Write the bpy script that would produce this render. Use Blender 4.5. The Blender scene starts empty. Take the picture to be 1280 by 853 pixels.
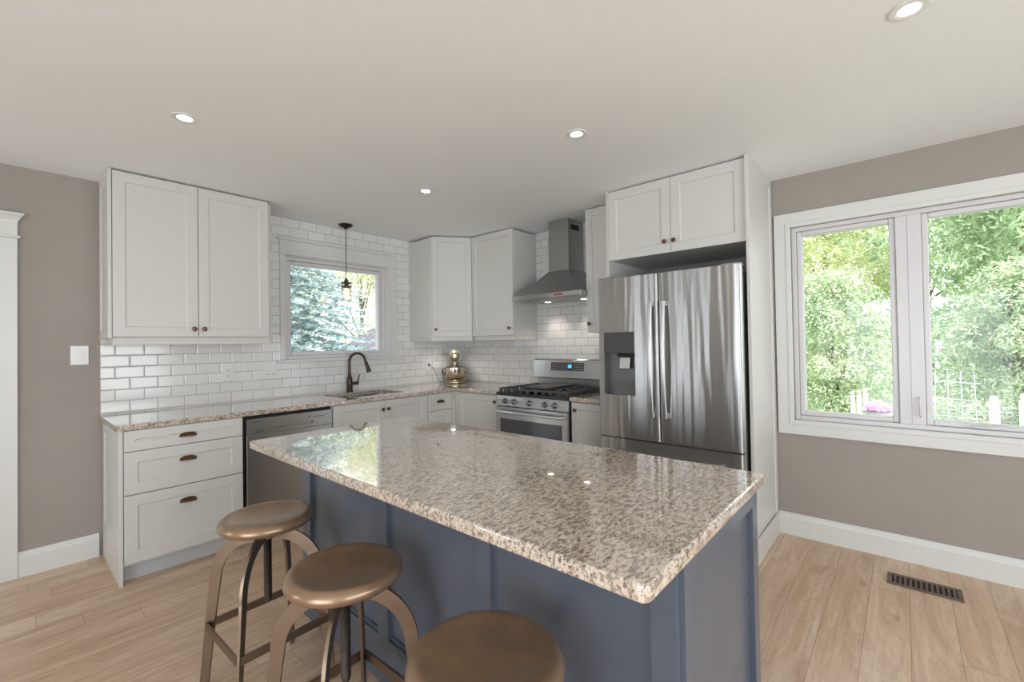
import bpy, bmesh, math, random
from mathutils import Vector, Matrix
PI = math.pi
scene = bpy.context.scene
COL = scene.collection
random.seed(7)

# ------------------------------------------------------------------ camera
CAM = Vector((-3.5725, -3.9827, 1.345))
YAW, PITCH, ROLL = math.radians(41.327), math.radians(0.7703), math.radians(-0.935)
F = Vector((math.cos(YAW)*math.cos(PITCH), math.sin(YAW)*math.cos(PITCH), math.sin(PITCH)))
R0 = Vector((math.sin(YAW), -math.cos(YAW), 0.0))
U0 = R0.cross(F)
R1 = math.cos(ROLL)*R0 + math.sin(ROLL)*U0
U1 = R1.cross(F)
cam = bpy.data.cameras.new('camera')
cam.sensor_fit = 'HORIZONTAL'
cam.sensor_width = 36.0
cam.lens = 557.09/1280*36.0
cam.shift_y = -4.72/1280
cam.clip_start = 0.02
camo = bpy.data.objects.new('camera', cam)
COL.objects.link(camo)
m3 = Matrix((R1, U1, -F)).transposed()
camo.matrix_world = Matrix.Translation(CAM) @ m3.to_4x4()
scene.camera = camo

# ------------------------------------------------------------------ world, sun, daylight, exposure
w = bpy.data.worlds.new('sky')
scene.world = w
w.use_nodes = True
nt = w.node_tree
bg = nt.nodes['Background']
sky = nt.nodes.new('ShaderNodeTexSky')
sky.sky_type = 'HOSEK_WILKIE'
sky.turbidity = 5.0
sky.ground_albedo = 0.4
sky.sun_direction = (-0.45, -0.5, 0.74)
mixc = nt.nodes.new('ShaderNodeMix'); mixc.data_type = 'RGBA'
mixc.inputs[0].default_value = 0.75
mixc.inputs[7].default_value = (0.92, 0.96, 1.0, 1)
nt.links.new(sky.outputs[0], mixc.inputs[6])
nt.links.new(mixc.outputs[2], bg.inputs[0])
bg.inputs[1].default_value = 2.6

sun = bpy.data.lights.new('sun', 'SUN')
sun.energy = 4.7
sun.angle = math.radians(3)
sun.color = (1.0, 0.95, 0.86)
suno = bpy.data.objects.new('sun', sun)
COL.objects.link(suno)
suno.rotation_euler = Vector((0.42, 0.50, -0.76)).to_track_quat('-Z', 'Y').to_euler()

def area(name, loc, direction, sx, sy, energy, color, portal=False):
    l = bpy.data.lights.new(name, 'AREA')
    l.shape = 'RECTANGLE'; l.size = sx; l.size_y = sy
    l.energy = energy; l.color = color
    if portal: l.cycles.is_portal = True
    o = bpy.data.objects.new(name, l)
    COL.objects.link(o)
    o.location = loc
    o.rotation_euler = Vector(direction).to_track_quat('-Z', 'Z').to_euler()
    return o
# portals at the two windows in the picture, added up-tilted fill lights at invented openings behind the camera
area('daylight_portal', (-1.53, 0.16, 1.68), (0, -1, 0), 0.9, 0.9, 1, (1, 1, 1), True)
area('daylight_portal', (0.16, -3.97, 1.45), (-1, 0, 0), 1.3, 1.3, 1, (1, 1, 1), True)
area('added_fill_left', (-6.45, -4.2, 1.08), (1, 0, 0.35), 2.9, 2.0, 50, (0.82, 0.91, 1.0))
area('added_fill_side', (-6.45, -0.72, 1.25), (1, 0, 0.1), 0.75, 1.7, 14, (0.86, 0.93, 1.0))  # added source for the bright streak on the refrigerator door
area('added_fill_front', (-3.3, -7.25, 1.35), (0, 1, 0.45), 3.6, 1.7, 72, (0.88, 0.94, 1.0))

scene.view_settings.view_transform = 'Standard'
scene.view_settings.look = 'None'
scene.view_settings.gamma = 1.0
scene.view_settings.use_curve_mapping = False
scene.view_settings.exposure = 0.50
cy = scene.cycles
cy.max_bounces = 12
cy.diffuse_bounces = 7
cy.glossy_bounces = 6
cy.transparent_max_bounces = 16
cy.sample_clamp_indirect = 4.0
cy.caustics_reflective = False
cy.caustics_refractive = False

# ------------------------------------------------------------------ node helpers and materials
def srgb(r, g, b):
    f = lambda c: (c/255/12.92) if c/255 <= 0.04045 else ((c/255+0.055)/1.055)**2.4
    return (f(r), f(g), f(b), 1.0)

class NB:
    """tiny node builder"""
    def __init__(self, name):
        self.m = bpy.data.materials.new(name)
        self.m.use_nodes = True
        self.t = self.m.node_tree
        self.b = self.t.nodes['Principled BSDF']
        self.out = self.t.nodes['Material Output']
    def n(self, typ, **kw):
        nd = self.t.nodes.new(typ)
        for k, v in kw.items(): setattr(nd, k, v)
        return nd
    def put(self, sock, v):
        if hasattr(v, 'is_linked') or hasattr(v, 'links'): self.t.links.new(v, sock)
        else: sock.default_value = v
    def math(self, op, a, b=0.0, c=None, clamp=False):
        nd = self.n('ShaderNodeMath', operation=op, use_clamp=clamp)
        self.put(nd.inputs[0], a); self.put(nd.inputs[1], b)
        if c is not None: self.put(nd.inputs[2], c)
        return nd.outputs[0]
    def pos(self, world=False):
        if world:
            return self.n('ShaderNodeNewGeometry').outputs['Position']
        return self.n('ShaderNodeTexCoord').outputs['Object']
    def sep(self, v):
        s = self.n('ShaderNodeSeparateXYZ'); self.put(s.inputs[0], v)
        return s.outputs
    def comb(self, x, y, z):
        s = self.n('ShaderNodeCombineXYZ')
        for i, v in enumerate((x, y, z)): self.put(s.inputs[i], v)
        return s.outputs[0]
    def scale(self, v, s):
        nd = self.n('ShaderNodeVectorMath', operation='MULTIPLY')
        self.put(nd.inputs[0], v); nd.inputs[1].default_value = s
        return nd.outputs[0]
    def noise(self, v, scale, detail=3, rough=0.55, dist=0.0):
        nd = self.n('ShaderNodeTexNoise')
        self.put(nd.inputs['Vector'], v)
        nd.inputs['Scale'].default_value = scale; nd.inputs['Detail'].default_value = detail
        nd.inputs['Roughness'].default_value = rough; nd.inputs['Distortion'].default_value = dist
        return nd.outputs[0]
    def white(self, v, dim='3D'):
        nd = self.n('ShaderNodeTexWhiteNoise', noise_dimensions=dim)
        self.put(nd.inputs['W' if dim == '1D' else 'Vector'], v)
        return nd.outputs[0]
    def ramp(self, f, stops, interp='LINEAR'):
        nd = self.n('ShaderNodeValToRGB')
        nd.color_ramp.interpolation = interp
        e = nd.color_ramp.elements
        while len(e) < len(stops): e.new(0.5)
        for k, (p, c) in enumerate(stops):
            e[k].position = p
            e[k].color = c if len(c) == 4 else (*c, 1)
        self.put(nd.inputs[0], f)
        return nd.outputs[0]
    def mix(self, f, a, b, blend='MIX'):
        nd = self.n('ShaderNodeMix', data_type='RGBA', blend_type=blend)
        self.put(nd.inputs[0], f); self.put(nd.inputs[6], a); self.put(nd.inputs[7], b)
        return nd.outputs[2]
    def bump(self, h, strength=0.2, dist=0.002):
        nd = self.n('ShaderNodeBump')
        nd.inputs['Strength'].default_value = strength; nd.inputs['Distance'].default_value = dist
        self.put(nd.inputs['Height'], h)
        self.t.links.new(nd.outputs[0], self.b.inputs['Normal'])
    def set(self, **kw):
        names = {'color': 'Base Color', 'rough': 'Roughness', 'metal': 'Metallic', 'spec': 'Specular IOR Level',
                 'coat': 'Coat Weight', 'coatr': 'Coat Roughness', 'emit': 'Emission Color', 'emits': 'Emission Strength',
                 'aniso': 'Anisotropic', 'anisor': 'Anisotropic Rotation', 'trans': 'Transmission Weight', 'sub': 'Subsurface Weight'}
        for k, v in kw.items(): self.put(self.b.inputs[names[k]], v)
        return self

def paint(name, rgb, rough=0.45, var=0.03, metal=0.0, bump=0.0, scale=6.0, spec=0.5, coat=0.0):
    """plain finish with a slight procedural variation"""
    b = NB(name)
    c = srgb(*rgb)
    nz = b.noise(b.pos(), scale, 3)
    lo = tuple(x*(1-var) for x in c[:3]); hi = tuple(min(1, x*(1+var)) for x in c[:3])
    b.set(color=b.ramp(nz, [(0.3, lo), (0.7, hi)]), rough=rough, metal=metal, spec=spec, coat=coat)
    if bump: b.bump(b.noise(b.pos(), 220, 2), bump, 0.001)
    return b.m

M = {}
M['ceiling'] = paint('ceiling_paint', (241, 243.5, 245.5), 0.9, 0.004, bump=0.05)
M['wall'] = paint('greige_wall_paint', (158, 151, 144.5), 0.85, 0.015, bump=0.06)
M['trim'] = paint('white_trim_paint', (216, 217, 215), 0.35, 0.01)
M['cab'] = paint('white_cabinet_paint', (208, 207, 203), 0.4, 0.01)
M['toe'] = paint('toe_kick_grey', (190, 192, 195), 0.5, 0.02)
M['vinyl'] = paint('white_vinyl', (214, 213, 215), 0.3, 0.01)
M['bronze'] = paint('oil_rubbed_bronze', (104, 78, 60), 0.34, 0.25, metal=0.85, scale=30)
M['darkbronze'] = paint('dark_bronze', (66, 52, 45), 0.32, 0.2, metal=0.8, scale=25)
M['navy'] = paint('slate_blue_paint', (86, 93, 105), 0.27, 0.04)
M['black'] = paint('black_gap', (14, 14, 15), 0.6, 0.1)
M['ventmetal'] = paint('vent_bronze', (112, 94, 82), 0.4, 0.1, metal=0.5)
M['iron'] = paint('cast_iron', (72, 72, 73), 0.5, 0.12, bump=0.2, spec=0.6)
M['enamel'] = paint('black_enamel', (36, 36, 37), 0.22, 0.1)
M['plate'] = paint('white_plastic_plate', (226, 226, 224), 0.3, 0.01)
M['slot'] = paint('socket_slot', (70, 68, 66), 0.6, 0.05)
M['caulk'] = paint('white_caulk', (214, 213, 210), 0.6, 0.02)
M['knobsteel'] = paint('stove_knob_steel', (138, 138, 138), 0.3, 0.04, metal=1.0)
M['champagne'] = paint('champagne_gold_enamel', (168, 156, 126), 0.22, 0.05, metal=0.55, coat=0.5)
M['copperbowl'] = paint('copper_tinted_steel', (212, 194, 176), 0.16, 0.03, metal=1.0)
M['cord'] = paint('grey_cord', (96, 98, 100), 0.5, 0.05)
M['whitecord'] = paint('white_cord', (220, 220, 218), 0.5, 0.02)
M['lampsteel'] = paint('lamp_trim', (232, 232, 230), 0.4, 0.01)
M['bark'] = paint('bark', (110, 92, 78), 0.9, 0.2, bump=0.5, scale=20)
M['roof'] = paint('grey_roof_shingle', (96, 88, 98), 0.9, 0.1, scale=30)
M['picket'] = paint('white_picket_paint', (240, 240, 242), 0.6, 0.02)
M['wire'] = paint('galvanised_wire', (190, 196, 202), 0.4, 0.05, metal=0.4)
M['pot'] = paint('grey_planter', (150, 150, 154), 0.8, 0.06)
M['soffit'] = paint('soffit_white', (220, 218, 226), 0.6, 0.02)

def steel(name, rgb, rough, waves=0.0, aniso=0.75, axis='Z', fine=True):
    b = NB(name)
    c = srgb(*rgb)
    p = b.pos()
    x, y, z = b.sep(p)
    br = b.noise(b.scale(p, (1.2, 1.2, 320.0)), 4.0, 2) if fine else b.noise(p, 8, 2)
    b.set(color=b.ramp(br, [(0.3, tuple(v*0.93 for v in c[:3])), (0.7, c[:3])]), metal=1.0,
          rough=b.math('MULTIPLY_ADD', br, 0.10, rough-0.05), aniso=aniso, anisor=0.25)
    tg = b.n('ShaderNodeTangent', direction_type='RADIAL', axis=axis)
    b.t.links.new(tg.outputs[0], b.b.inputs['Tangent'])
    if waves:
        wv = b.noise(b.scale(p, (5.0, 0.0, 0.35)), 1.6, 2, 0.5)
        b.bump(wv, 1.0, waves)
    return b.m
M['fridge'] = steel('brushed_stainless_fridge', (190, 190, 189), 0.32, waves=0.012, aniso=0.88)
M['fridgeside'] = paint('fridge_side_grey', (150, 150, 151), 0.35, 0.03, metal=0.6)
M['steel'] = steel('brushed_stainless', (196, 196, 196), 0.26)
M['dwsteel'] = steel('dishwasher_stainless', (176, 178, 177), 0.34)
M['hoodsteel'] = steel('hood_stainless', (158, 158, 157), 0.3)
M['chrome'] = paint('polished_handle', (222, 222, 222), 0.34, 0.02, metal=1.0)

def granite():
    b = NB('speckled_granite')
    p = b.pos(True)
    q = b.scale(p, (1.0, 1.0, 1.0))
    warp = b.noise(q, 26, 2)
    # elongated flecks
    v1 = b.n('ShaderNodeTexVoronoi', feature='F1'); v1.inputs['Scale'].default_value = 1.0
    b.put(v1.inputs['Vector'], b.scale(p, (62, 104, 84)))
    n1 = b.noise(b.scale(p, (42, 84, 60)), 1.0, 4, 0.62, 0.6)
    n2 = b.noise(b.scale(p, (84, 150, 110)), 1.0, 4, 0.65, 0.8)
    n3 = b.noise(p, 9, 3)
    base = b.ramp(b.sep(v1.outputs['Color'])[0], [(0.0, srgb(200, 185, 169)), (0.35, srgb(216, 201, 185)), (0.7, srgb(207, 191, 174)), (1.0, srgb(224, 214, 202))])
    grey = b.ramp(n1, [(0.505, (0, 0, 0)), (0.56, (1, 1, 1))])
    c = b.mix(b.math('MULTIPLY', grey, 0.8), base, srgb(140, 126, 116))
    dark = b.ramp(b.math('MULTIPLY_ADD', n3, 0.10, b.math('SUBTRACT', n2, 0.05)), [(0.555, (0, 0, 0)), (0.60, (1, 1, 1))])
    c = b.mix(b.math('MULTIPLY', dark, 0.85), c, srgb(72, 64, 60))
    rust = b.ramp(b.noise(p, 60, 2, 0.5, 0.4), [(0.66, (0, 0, 0)), (0.74, (1, 1, 1))])
    c = b.mix(b.math('MULTIPLY', rust, 0.4), c, srgb(184, 150, 118))
    b.set(color=c, rough=0.10, spec=0.6, coat=1.0, coatr=0.02)
    b.b.inputs['Coat IOR'].default_value = 1.75
    return b.m
M['granite'] = granite()

def floor_mat():
    b = NB('oak_plank_floor')
    x, y, z = b.sep(b.pos(True))
    W, L = 0.1595, 1.55
    ry = b.math('DIVIDE', b.math('ADD', y, 0.309), W)
    row = b.math('FLOOR', ry)
    fy = b.math('FRACT', ry)
    off = b.math('MULTIPLY', b.white(row, '1D'), 7.3)
    rx = b.math('ADD', b.math('DIVIDE', x, L), off)
    colm = b.math('FLOOR', rx)
    fx = b.math('FRACT', rx)
    pid = b.white(b.comb(row, colm, 0.0))
    ey = b.math('MULTIPLY', b.math('MINIMUM', fy, b.math('SUBTRACT', 1.0, fy)), W)
    ex = b.math('MULTIPLY', b.math('MINIMUM', fx, b.math('SUBTRACT', 1.0, fx)), L)
    e = b.math('MINIMUM', ey, ex)
    groove = b.ramp(b.math('MULTIPLY', e, 100.0), [(0.05, (0, 0, 0)), (0.17, (1, 1, 1))])
    gv = b.comb(b.math('MULTIPLY_ADD', pid, 31.0, x), b.math('MULTIPLY_ADD', pid, 17.0, y), 0.0)
    grain = b.noise(b.scale(gv, (2.0, 42.0, 1.0)), 1.0, 5, 0.6, 0.4)
    fig = b.noise(b.scale(gv, (1.5, 9.0, 1.0)), 1.0, 3, 0.5, 1.4)
    rings = b.math('SINE', b.math('MULTIPLY', fig, 55.0))
    c = b.ramp(pid, [(0.0, srgb(184, 150, 118)), (0.3, srgb(206, 176, 147)), (0.6, srgb(194, 162, 130)), (1.0, srgb(218, 192, 166))])
    c = b.mix(b.ramp(grain, [(0.35, (0, 0, 0)), (0.72, (0.7, 0.7, 0.7))]), c, srgb(224, 204, 184))
    c = b.mix(b.ramp(fig, [(0.42, (0, 0, 0)), (0.75, (0.55, 0.55, 0.55))]), c, srgb(164, 128, 98))
    c = b.mix(b.math('MULTIPLY', b.ramp(rings, [(0.55, (0, 0, 0)), (1.0, (1, 1, 1))]), 0.2), c, srgb(150, 116, 88))
    knots = b.n('ShaderNodeTexVoronoi', feature='F1'); b.put(knots.inputs['Vector'], b.scale(gv, (1.6, 4.0, 1.0))); knots.inputs['Scale'].default_value = 1.0
    c = b.mix(b.ramp(knots.outputs['Distance'], [(0.03, (0.5, 0.5, 0.5)), (0.09, (0, 0, 0))]), c, srgb(140, 104, 78))
    c = b.mix(b.math('MULTIPLY_ADD', groove, 0.65, 0.35), srgb(120, 92, 72), c)
    b.set(color=c, rough=b.math('MULTIPLY_ADD', grain, 0.16, 0.26), spec=0.5)
    b.bump(b.math('MULTIPLY_ADD', grain, 0.12, groove), 0.25, 0.0015)
    return b.m
M['floor'] = floor_mat()

def tile_mat(name, axis, j0):
    b = NB(name)
    xyz = b.sep(b.pos(True))
    u, z = xyz[axis], xyz[2]
    PX, PZ = 0.1528, 0.0766
    rz = b.math('DIVIDE', b.math('SUBTRACT', z, 0.9225), PZ)
    row = b.math('FLOOR', rz); fz = b.math('FRACT', rz)
    odd = b.math('MULTIPLY', b.math('FLOORED_MODULO', row, 2.0), 0.5)
    ru = b.math('ADD', b.math('DIVIDE', b.math('SUBTRACT', u, j0), PX), odd)
    fu = b.math('FRACT', ru); cu = b.math('FLOOR', ru)
    ez = b.math('MULTIPLY', b.math('MINIMUM', fz, b.math('SUBTRACT', 1.0, fz)), PZ*1000)
    eu = b.math('MULTIPLY', b.math('MINIMUM', fu, b.math('SUBTRACT', 1.0, fu)), PX*1000)
    e = b.math('MINIMUM', ez, eu)          # mm from the tile edge
    grout = b.ramp(b.math('DIVIDE', e, 10.0), [(0.10, (0, 0, 0)), (0.16, (1, 1, 1))])
    bev = b.ramp(b.math('DIVIDE', e, 10.0), [(0.12, (0, 0, 0)), (0.75, (1, 1, 1))])
    rnd = b.white(b.comb(row, cu, 0.0))
    tile = b.ramp(rnd, [(0.0, srgb(222, 222, 220)), (1.0, srgb(230, 230, 228))])
    c = b.mix(grout, srgb(126, 122, 118), tile)
    b.set(color=c, rough=b.math('MULTIPLY_ADD', grout, -0.5, 0.62), spec=0.5)
    tilt = b.math('MULTIPLY', b.noise(b.comb(row, cu, 0.0), 3.1, 0), 0.0)
    b.bump(b.math('ADD', bev, tilt), 0.55, 0.003)
    return b.m
M['tileA'] = tile_mat('white_subway_tile_back', 0, -3.01)
M['tileB'] = tile_mat('white_subway_tile_right', 1, -1.0974)

def glass_mat(name, tint=(1, 1, 1, 1), gloss=1.0, rough=0.0):
    b = NB(name)
    b.t.nodes.remove(b.b)
    tr = b.n('ShaderNodeBsdfTransparent'); tr.inputs[0].default_value = tint
    gl = b.n('ShaderNodeBsdfGlossy'); gl.inputs['Roughness'].default_value = rough
    fr = b.n('ShaderNodeFresnel'); fr.inputs[0].default_value = 1.5
    mx = b.n('ShaderNodeMixShader')
    b.put(mx.inputs[0], b.math('MULTIPLY', fr.outputs[0], gloss))
    b.t.links.new(tr.outputs[0], mx.inputs[1]); b.t.links.new(gl.outputs[0], mx.inputs[2])
    b.t.links.new(mx.outputs[0], b.out.inputs[0])
    return b.m
M['glass'] = glass_mat('window_glass', (0.985, 0.99, 0.99, 1), 0.55)
M['jar'] = glass_mat('lamp_jar_glass', (0.985, 0.97, 0.95, 1), 0.8)

def emit_mat(name, rgb, strength):
    b = NB(name)
    nz = b.noise(b.pos(), 12, 1)
    c = srgb(*rgb)
    b.set(color=(0.02, 0.02, 0.02, 1), emit=b.ramp(nz, [(0.2, tuple(v*0.95 for v in c[:3])), (0.8, c[:3])]), emits=strength)
    return b.m
M['led'] = emit_mat('led_lens', (255, 250, 240), 16.0)
M['bulb'] = emit_mat('filament_bulb', (255, 186, 96), 5.0)
M['hoodled'] = emit_mat('hood_lamp', (255, 238, 215), 4.0)
M['bluelcd'] = emit_mat('blue_display', (60, 150, 200), 1.6)
M['redled'] = emit_mat('red_display', (200, 90, 84), 0.25)

def stool_mat():
    b = NB('bronzed_gunmetal')
    p = b.pos()
    n1 = b.noise(p, 7, 4, 0.6, 0.6); n2 = b.noise(p, 60, 3)
    c = b.ramp(n1, [(0.3, srgb(140, 118, 98)), (0.55, srgb(164, 134, 106)), (0.75, srgb(150, 130, 112))])
    b.set(color=c, metal=0.65, rough=b.math('MULTIPLY_ADD', n2, 0.10, 0.28), coat=0.4, coatr=0.12)
    return b.m
M['stool'] = stool_mat()
M['stoolleg'] = paint('bronzed_leg_steel', (136, 118, 102), 0.36, 0.12, metal=0.9, scale=9)
M['screw'] = paint('dark_screw_steel', (92, 84, 80), 0.34, 0.1, metal=0.9)

def leaf_mat(name, stops, rough=0.55, sub=0.0, scale=1.3):
    b = NB(name)
    rnd = b.white(b.n('ShaderNodeNewGeometry').outputs['Random Per Island'], '1D')
    nz = b.noise(b.pos(), scale, 3)
    f = b.math('ADD', b.math('MULTIPLY', rnd, 0.6), b.math('MULTIPLY', nz, 0.5))
    b.set(color=b.ramp(f, stops), rough=rough, spec=0.4)
    # thin leaf: some light passes through
    td = b.n('ShaderNodeBsdfTranslucent')
    b.put(td.inputs[0], b.ramp(f, stops))
    mx = b.n('ShaderNodeMixShader'); mx.inputs[0].default_value = 0.4
    b.t.links.new(b.b.outputs[0], mx.inputs[1]); b.t.links.new(td.outputs[0], mx.inputs[2])
    b.t.links.new(mx.outputs[0], b.out.inputs[0])
    return b.m
M['spruce'] = leaf_mat('blue_spruce_needles', [(0.15, srgb(150, 170, 172)), (0.5, srgb(190, 206, 208)), (0.9, srgb(228, 238, 238))])
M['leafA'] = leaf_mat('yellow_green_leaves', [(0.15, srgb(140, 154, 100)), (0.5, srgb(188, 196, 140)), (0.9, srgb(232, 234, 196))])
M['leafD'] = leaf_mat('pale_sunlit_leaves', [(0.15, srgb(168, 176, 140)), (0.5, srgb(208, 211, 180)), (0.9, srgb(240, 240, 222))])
M['leafB'] = leaf_mat('fresh_green_leaves', [(0.15, srgb(122, 150, 112)), (0.5, srgb(170, 194, 150)), (0.9, srgb(222, 234, 200))])
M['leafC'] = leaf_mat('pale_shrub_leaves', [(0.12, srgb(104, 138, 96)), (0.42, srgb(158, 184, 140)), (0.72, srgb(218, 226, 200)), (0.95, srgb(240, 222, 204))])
M['petal'] = leaf_mat('pink_petals', [(0.2, srgb(226, 160, 214)), (0.8, srgb(244, 206, 238))])
M['lawn'] = paint('lawn', (172, 182, 158), 0.9, 0.2, scale=14, bump=0.6)

# ------------------------------------------------------------------ mesh helpers
def new_bm(): return bmesh.new()

def quad_box(bm, x0, x1, y0, y1, z0, z1, bev=0.0, seg=2):
    vs = [bm.verts.new(c) for c in ((x0, y0, z0), (x1, y0, z0), (x1, y1, z0), (x0, y1, z0),
                                    (x0, y0, z1), (x1, y0, z1), (x1, y1, z1), (x0, y1, z1))]
    fs = [bm.faces.new([vs[i] for i in f]) for f in ((3, 2, 1, 0), (4, 5, 6, 7), (0, 1, 5, 4), (1, 2, 6, 5), (2, 3, 7, 6), (3, 0, 4, 7))]
    if bev > 0:
        es = list({e for f in fs for e in f.edges})
        bmesh.ops.bevel(bm, geom=es, offset=bev, segments=seg, profile=0.5, affect='EDGES', clamp_overlap=True)
    return bm

def bx(x0, x1, y0, y1, z0, z1, bev=0.002, seg=2):
    x0, x1 = sorted((x0, x1)); y0, y1 = sorted((y0, y1)); z0, z1 = sorted((z0, z1))
    return quad_box(new_bm(), x0, x1, y0, y1, z0, z1, bev, seg)

def add_box(bm, x0, x1, y0, y1, z0, z1, bev=0.0, seg=2):
    x0, x1 = sorted((x0, x1)); y0, y1 = sorted((y0, y1)); z0, z1 = sorted((z0, z1))
    t = quad_box(new_bm(), x0, x1, y0, y1, z0, z1, bev, seg)
    merge(bm, t)
    return bm

def merge(bm, other, mat=None):
    me = bpy.data.meshes.new('tmp')
    if mat is not None: other.transform(mat)
    other.to_mesh(me); other.free()
    bm.from_mesh(me); bpy.data.meshes.remove(me)
    return bm

def lathe(prof, n=40, center=(0, 0, 0), bm=None):
    """prof = list of (r, z); closed at r == 0"""
    bm = bm or new_bm()
    cx, cy, cz = center
    rings = []
    for r, z in prof:
        if r < 1e-6: rings.append([bm.verts.new((cx, cy, cz+z))])
        else: rings.append([bm.verts.new((cx+r*math.cos(2*PI*i/n), cy+r*math.sin(2*PI*i/n), cz+z)) for i in range(n)])
    for a, b in zip(rings, rings[1:]):
        for i in range(n):
            j = (i+1) % n
            if len(a) == 1 and len(b) == 1: continue
            if len(a) == 1: bm.faces.new((a[0], b[i], b[j])) if False else bm.faces.new((a[0], b[j], b[i]))
            elif len(b) == 1: bm.faces.new((a[i], a[j], b[0]))
            else: bm.faces.new((a[i], a[j], b[j], b[i]))
    bmesh.ops.recalc_face_normals(bm, faces=bm.faces)
    return bm

def tube(pts, rad, n=12, bm=None, flat=None, cap=True):
    """round (or flat: (w, t) with side vector) tube along pts; rad number or list"""
    bm = bm or new_bm()
    pts = [Vector(p) for p in pts]
    N = len(pts)
    rr = rad if isinstance(rad, (list, tuple)) else [rad]*N
    rings = []
    ref = None
    for i, p in enumerate(pts):
        t = (pts[min(i+1, N-1)] - pts[max(i-1, 0)]).normalized()
        if ref is None:
            ref = Vector((0, 0, 1)) if abs(t.z) < 0.9 else Vector((1, 0, 0))
        u = (ref - t*ref.dot(t)).normalized()
        v = t.cross(u)
        ref = u
        ring = []
        for k in range(n):
            a = 2*PI*k/n
            ring.append(bm.verts.new(p + (u*math.cos(a) + v*math.sin(a))*rr[i]))
        rings.append(ring)
    for a, b in zip(rings, rings[1:]):
        for k in range(n):
            j = (k+1) % n
            bm.faces.new((a[k], a[j], b[j], b[k]))
    if cap:
        bm.faces.new(list(reversed(rings[0]))); bm.faces.new(rings[-1])
    bmesh.ops.recalc_face_normals(bm, faces=bm.faces)
    return bm

def ribbon(path, widths, normals, thick, side, bm=None):
    """flat bar: path points, in-plane width along normals, thickness along side"""
    bm = bm or new_bm()
    side = Vector(side).normalized()
    rings = []
    for p, wd, nm in zip(path, widths, normals):
        p = Vector(p); nm = Vector(nm).normalized()
        a = p + nm*wd/2; b_ = p - nm*wd/2
        rings.append([bm.verts.new(a + side*thick/2), bm.verts.new(b_ + side*thick/2), bm.verts.new(b_ - side*thick/2), bm.verts.new(a - side*thick/2)])
    for a, b_ in zip(rings, rings[1:]):
        for k in range(4):
            j = (k+1) % 4
            bm.faces.new((a[k], a[j], b_[j], b_[k]))
    bm.faces.new(rings[0]); bm.faces.new(list(reversed(rings[-1])))
    bmesh.ops.recalc_face_normals(bm, faces=bm.faces)
    return bm

def prism(poly, z0, z1, bm=None, bev=0.0):
    """extrude polygon (x, y) from z0 to z1"""
    b = new_bm()
    lo = [b.verts.new((x, y, z0)) for x, y in poly]
    hi = [b.verts.new((x, y, z1)) for x, y in poly]
    n = len(poly)
    b.faces.new(list(reversed(lo))); b.faces.new(hi)
    for i in range(n):
        j = (i+1) % n
        b.faces.new((lo[i], lo[j], hi[j], hi[i]))
    bmesh.ops.recalc_face_normals(b, faces=b.faces)
    if bev: bmesh.ops.bevel(b, geom=list(b.edges), offset=bev, segments=2, profile=0.5, affect='EDGES', clamp_overlap=True)
    if bm is None: return b
    return merge(bm, b)

def shaker(w, h, t=0.02, rail=0.058, rec=0.008, x0=0.0, z0=0.0, y=0.0, bm=None, chamf=0.005):
    """shaker door: back at y, face at y - t, recessed centre panel; lower-left corner x0, z0"""
    b = new_bm()
    yf, yr, yb = y - t, y - t + rec, y
    def rect(a, yy): return [b.verts.new(c) for c in ((x0+a, yy, z0+a), (x0+w-a, yy, z0+a), (x0+w-a, yy, z0+h-a), (x0+a, yy, z0+h-a))]
    e = 0.0015
    r0 = rect(0, yb); r1 = rect(0, yf+e); r2 = rect(e, yf); r3 = rect(rail, yf); r4 = rect(rail+chamf, yr)
    for a, c in ((r0, r1), (r1, r2), (r2, r3), (r3, r4)):
        for i in range(4):
            j = (i+1) % 4
            b.faces.new((a[i], a[j], c[j], c[i]))
    b.faces.new(r4); b.faces.new(list(reversed(r0)))
    bmesh.ops.recalc_face_normals(b, faces=b.faces)
    if bm is None: return b
    return merge(bm, b)

def obj(name, bm, mat, parent=None, smooth=False, matrix=None, flat_z=False):
    me = bpy.data.meshes.new(name)
    bm.to_mesh(me); bm.free()
    me.materials.append(M[mat] if isinstance(mat, str) else mat)
    if smooth:
        for p in me.polygons: p.use_smooth = True
        try: me.set_sharp_from_angle(angle=math.radians(35))
        except Exception: pass
        if flat_z:
            for p in me.polygons:
                if abs(p.normal.z) > 0.999: p.use_smooth = False
    o = bpy.data.objects.new(name, me)
    COL.objects.link(o)
    if parent is not None: o.parent = parent
    if matrix is not None: o.matrix_local = matrix
    return o

def tag(o, label, cat, group=None):
    o['label'] = label; o['category'] = cat
    if group: o['group'] = group
    return o

def thing(name, label, cat, loc=(0, 0, 0), rotz=0.0, group=None):
    o = bpy.data.objects.new(name, None)
    COL.objects.link(o)
    o.location = loc; o.rotation_euler = (0, 0, rotz)
    o.empty_display_size = 0.05
    return tag(o, label, cat, group)

def struct(name, bm, mat, parent=None, label=None, smooth=False):
    o = obj(name, bm, mat, parent, smooth)
    if parent is None: o['kind'] = 'structure'
    if label: o['label'] = label
    return o

def struct_root(name, loc=(0, 0, 0), rotz=0.0, label=None):
    o = bpy.data.objects.new(name, None)
    COL.objects.link(o)
    o.location = loc; o.rotation_euler = (0, 0, rotz)
    o['kind'] = 'structure'
    if label: o['label'] = label
    return o

RB = -PI/2          # things on the right wall face -X: local x runs towards -Y, local -y points into the room
ZC = 2.459
T = 0.914

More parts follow.
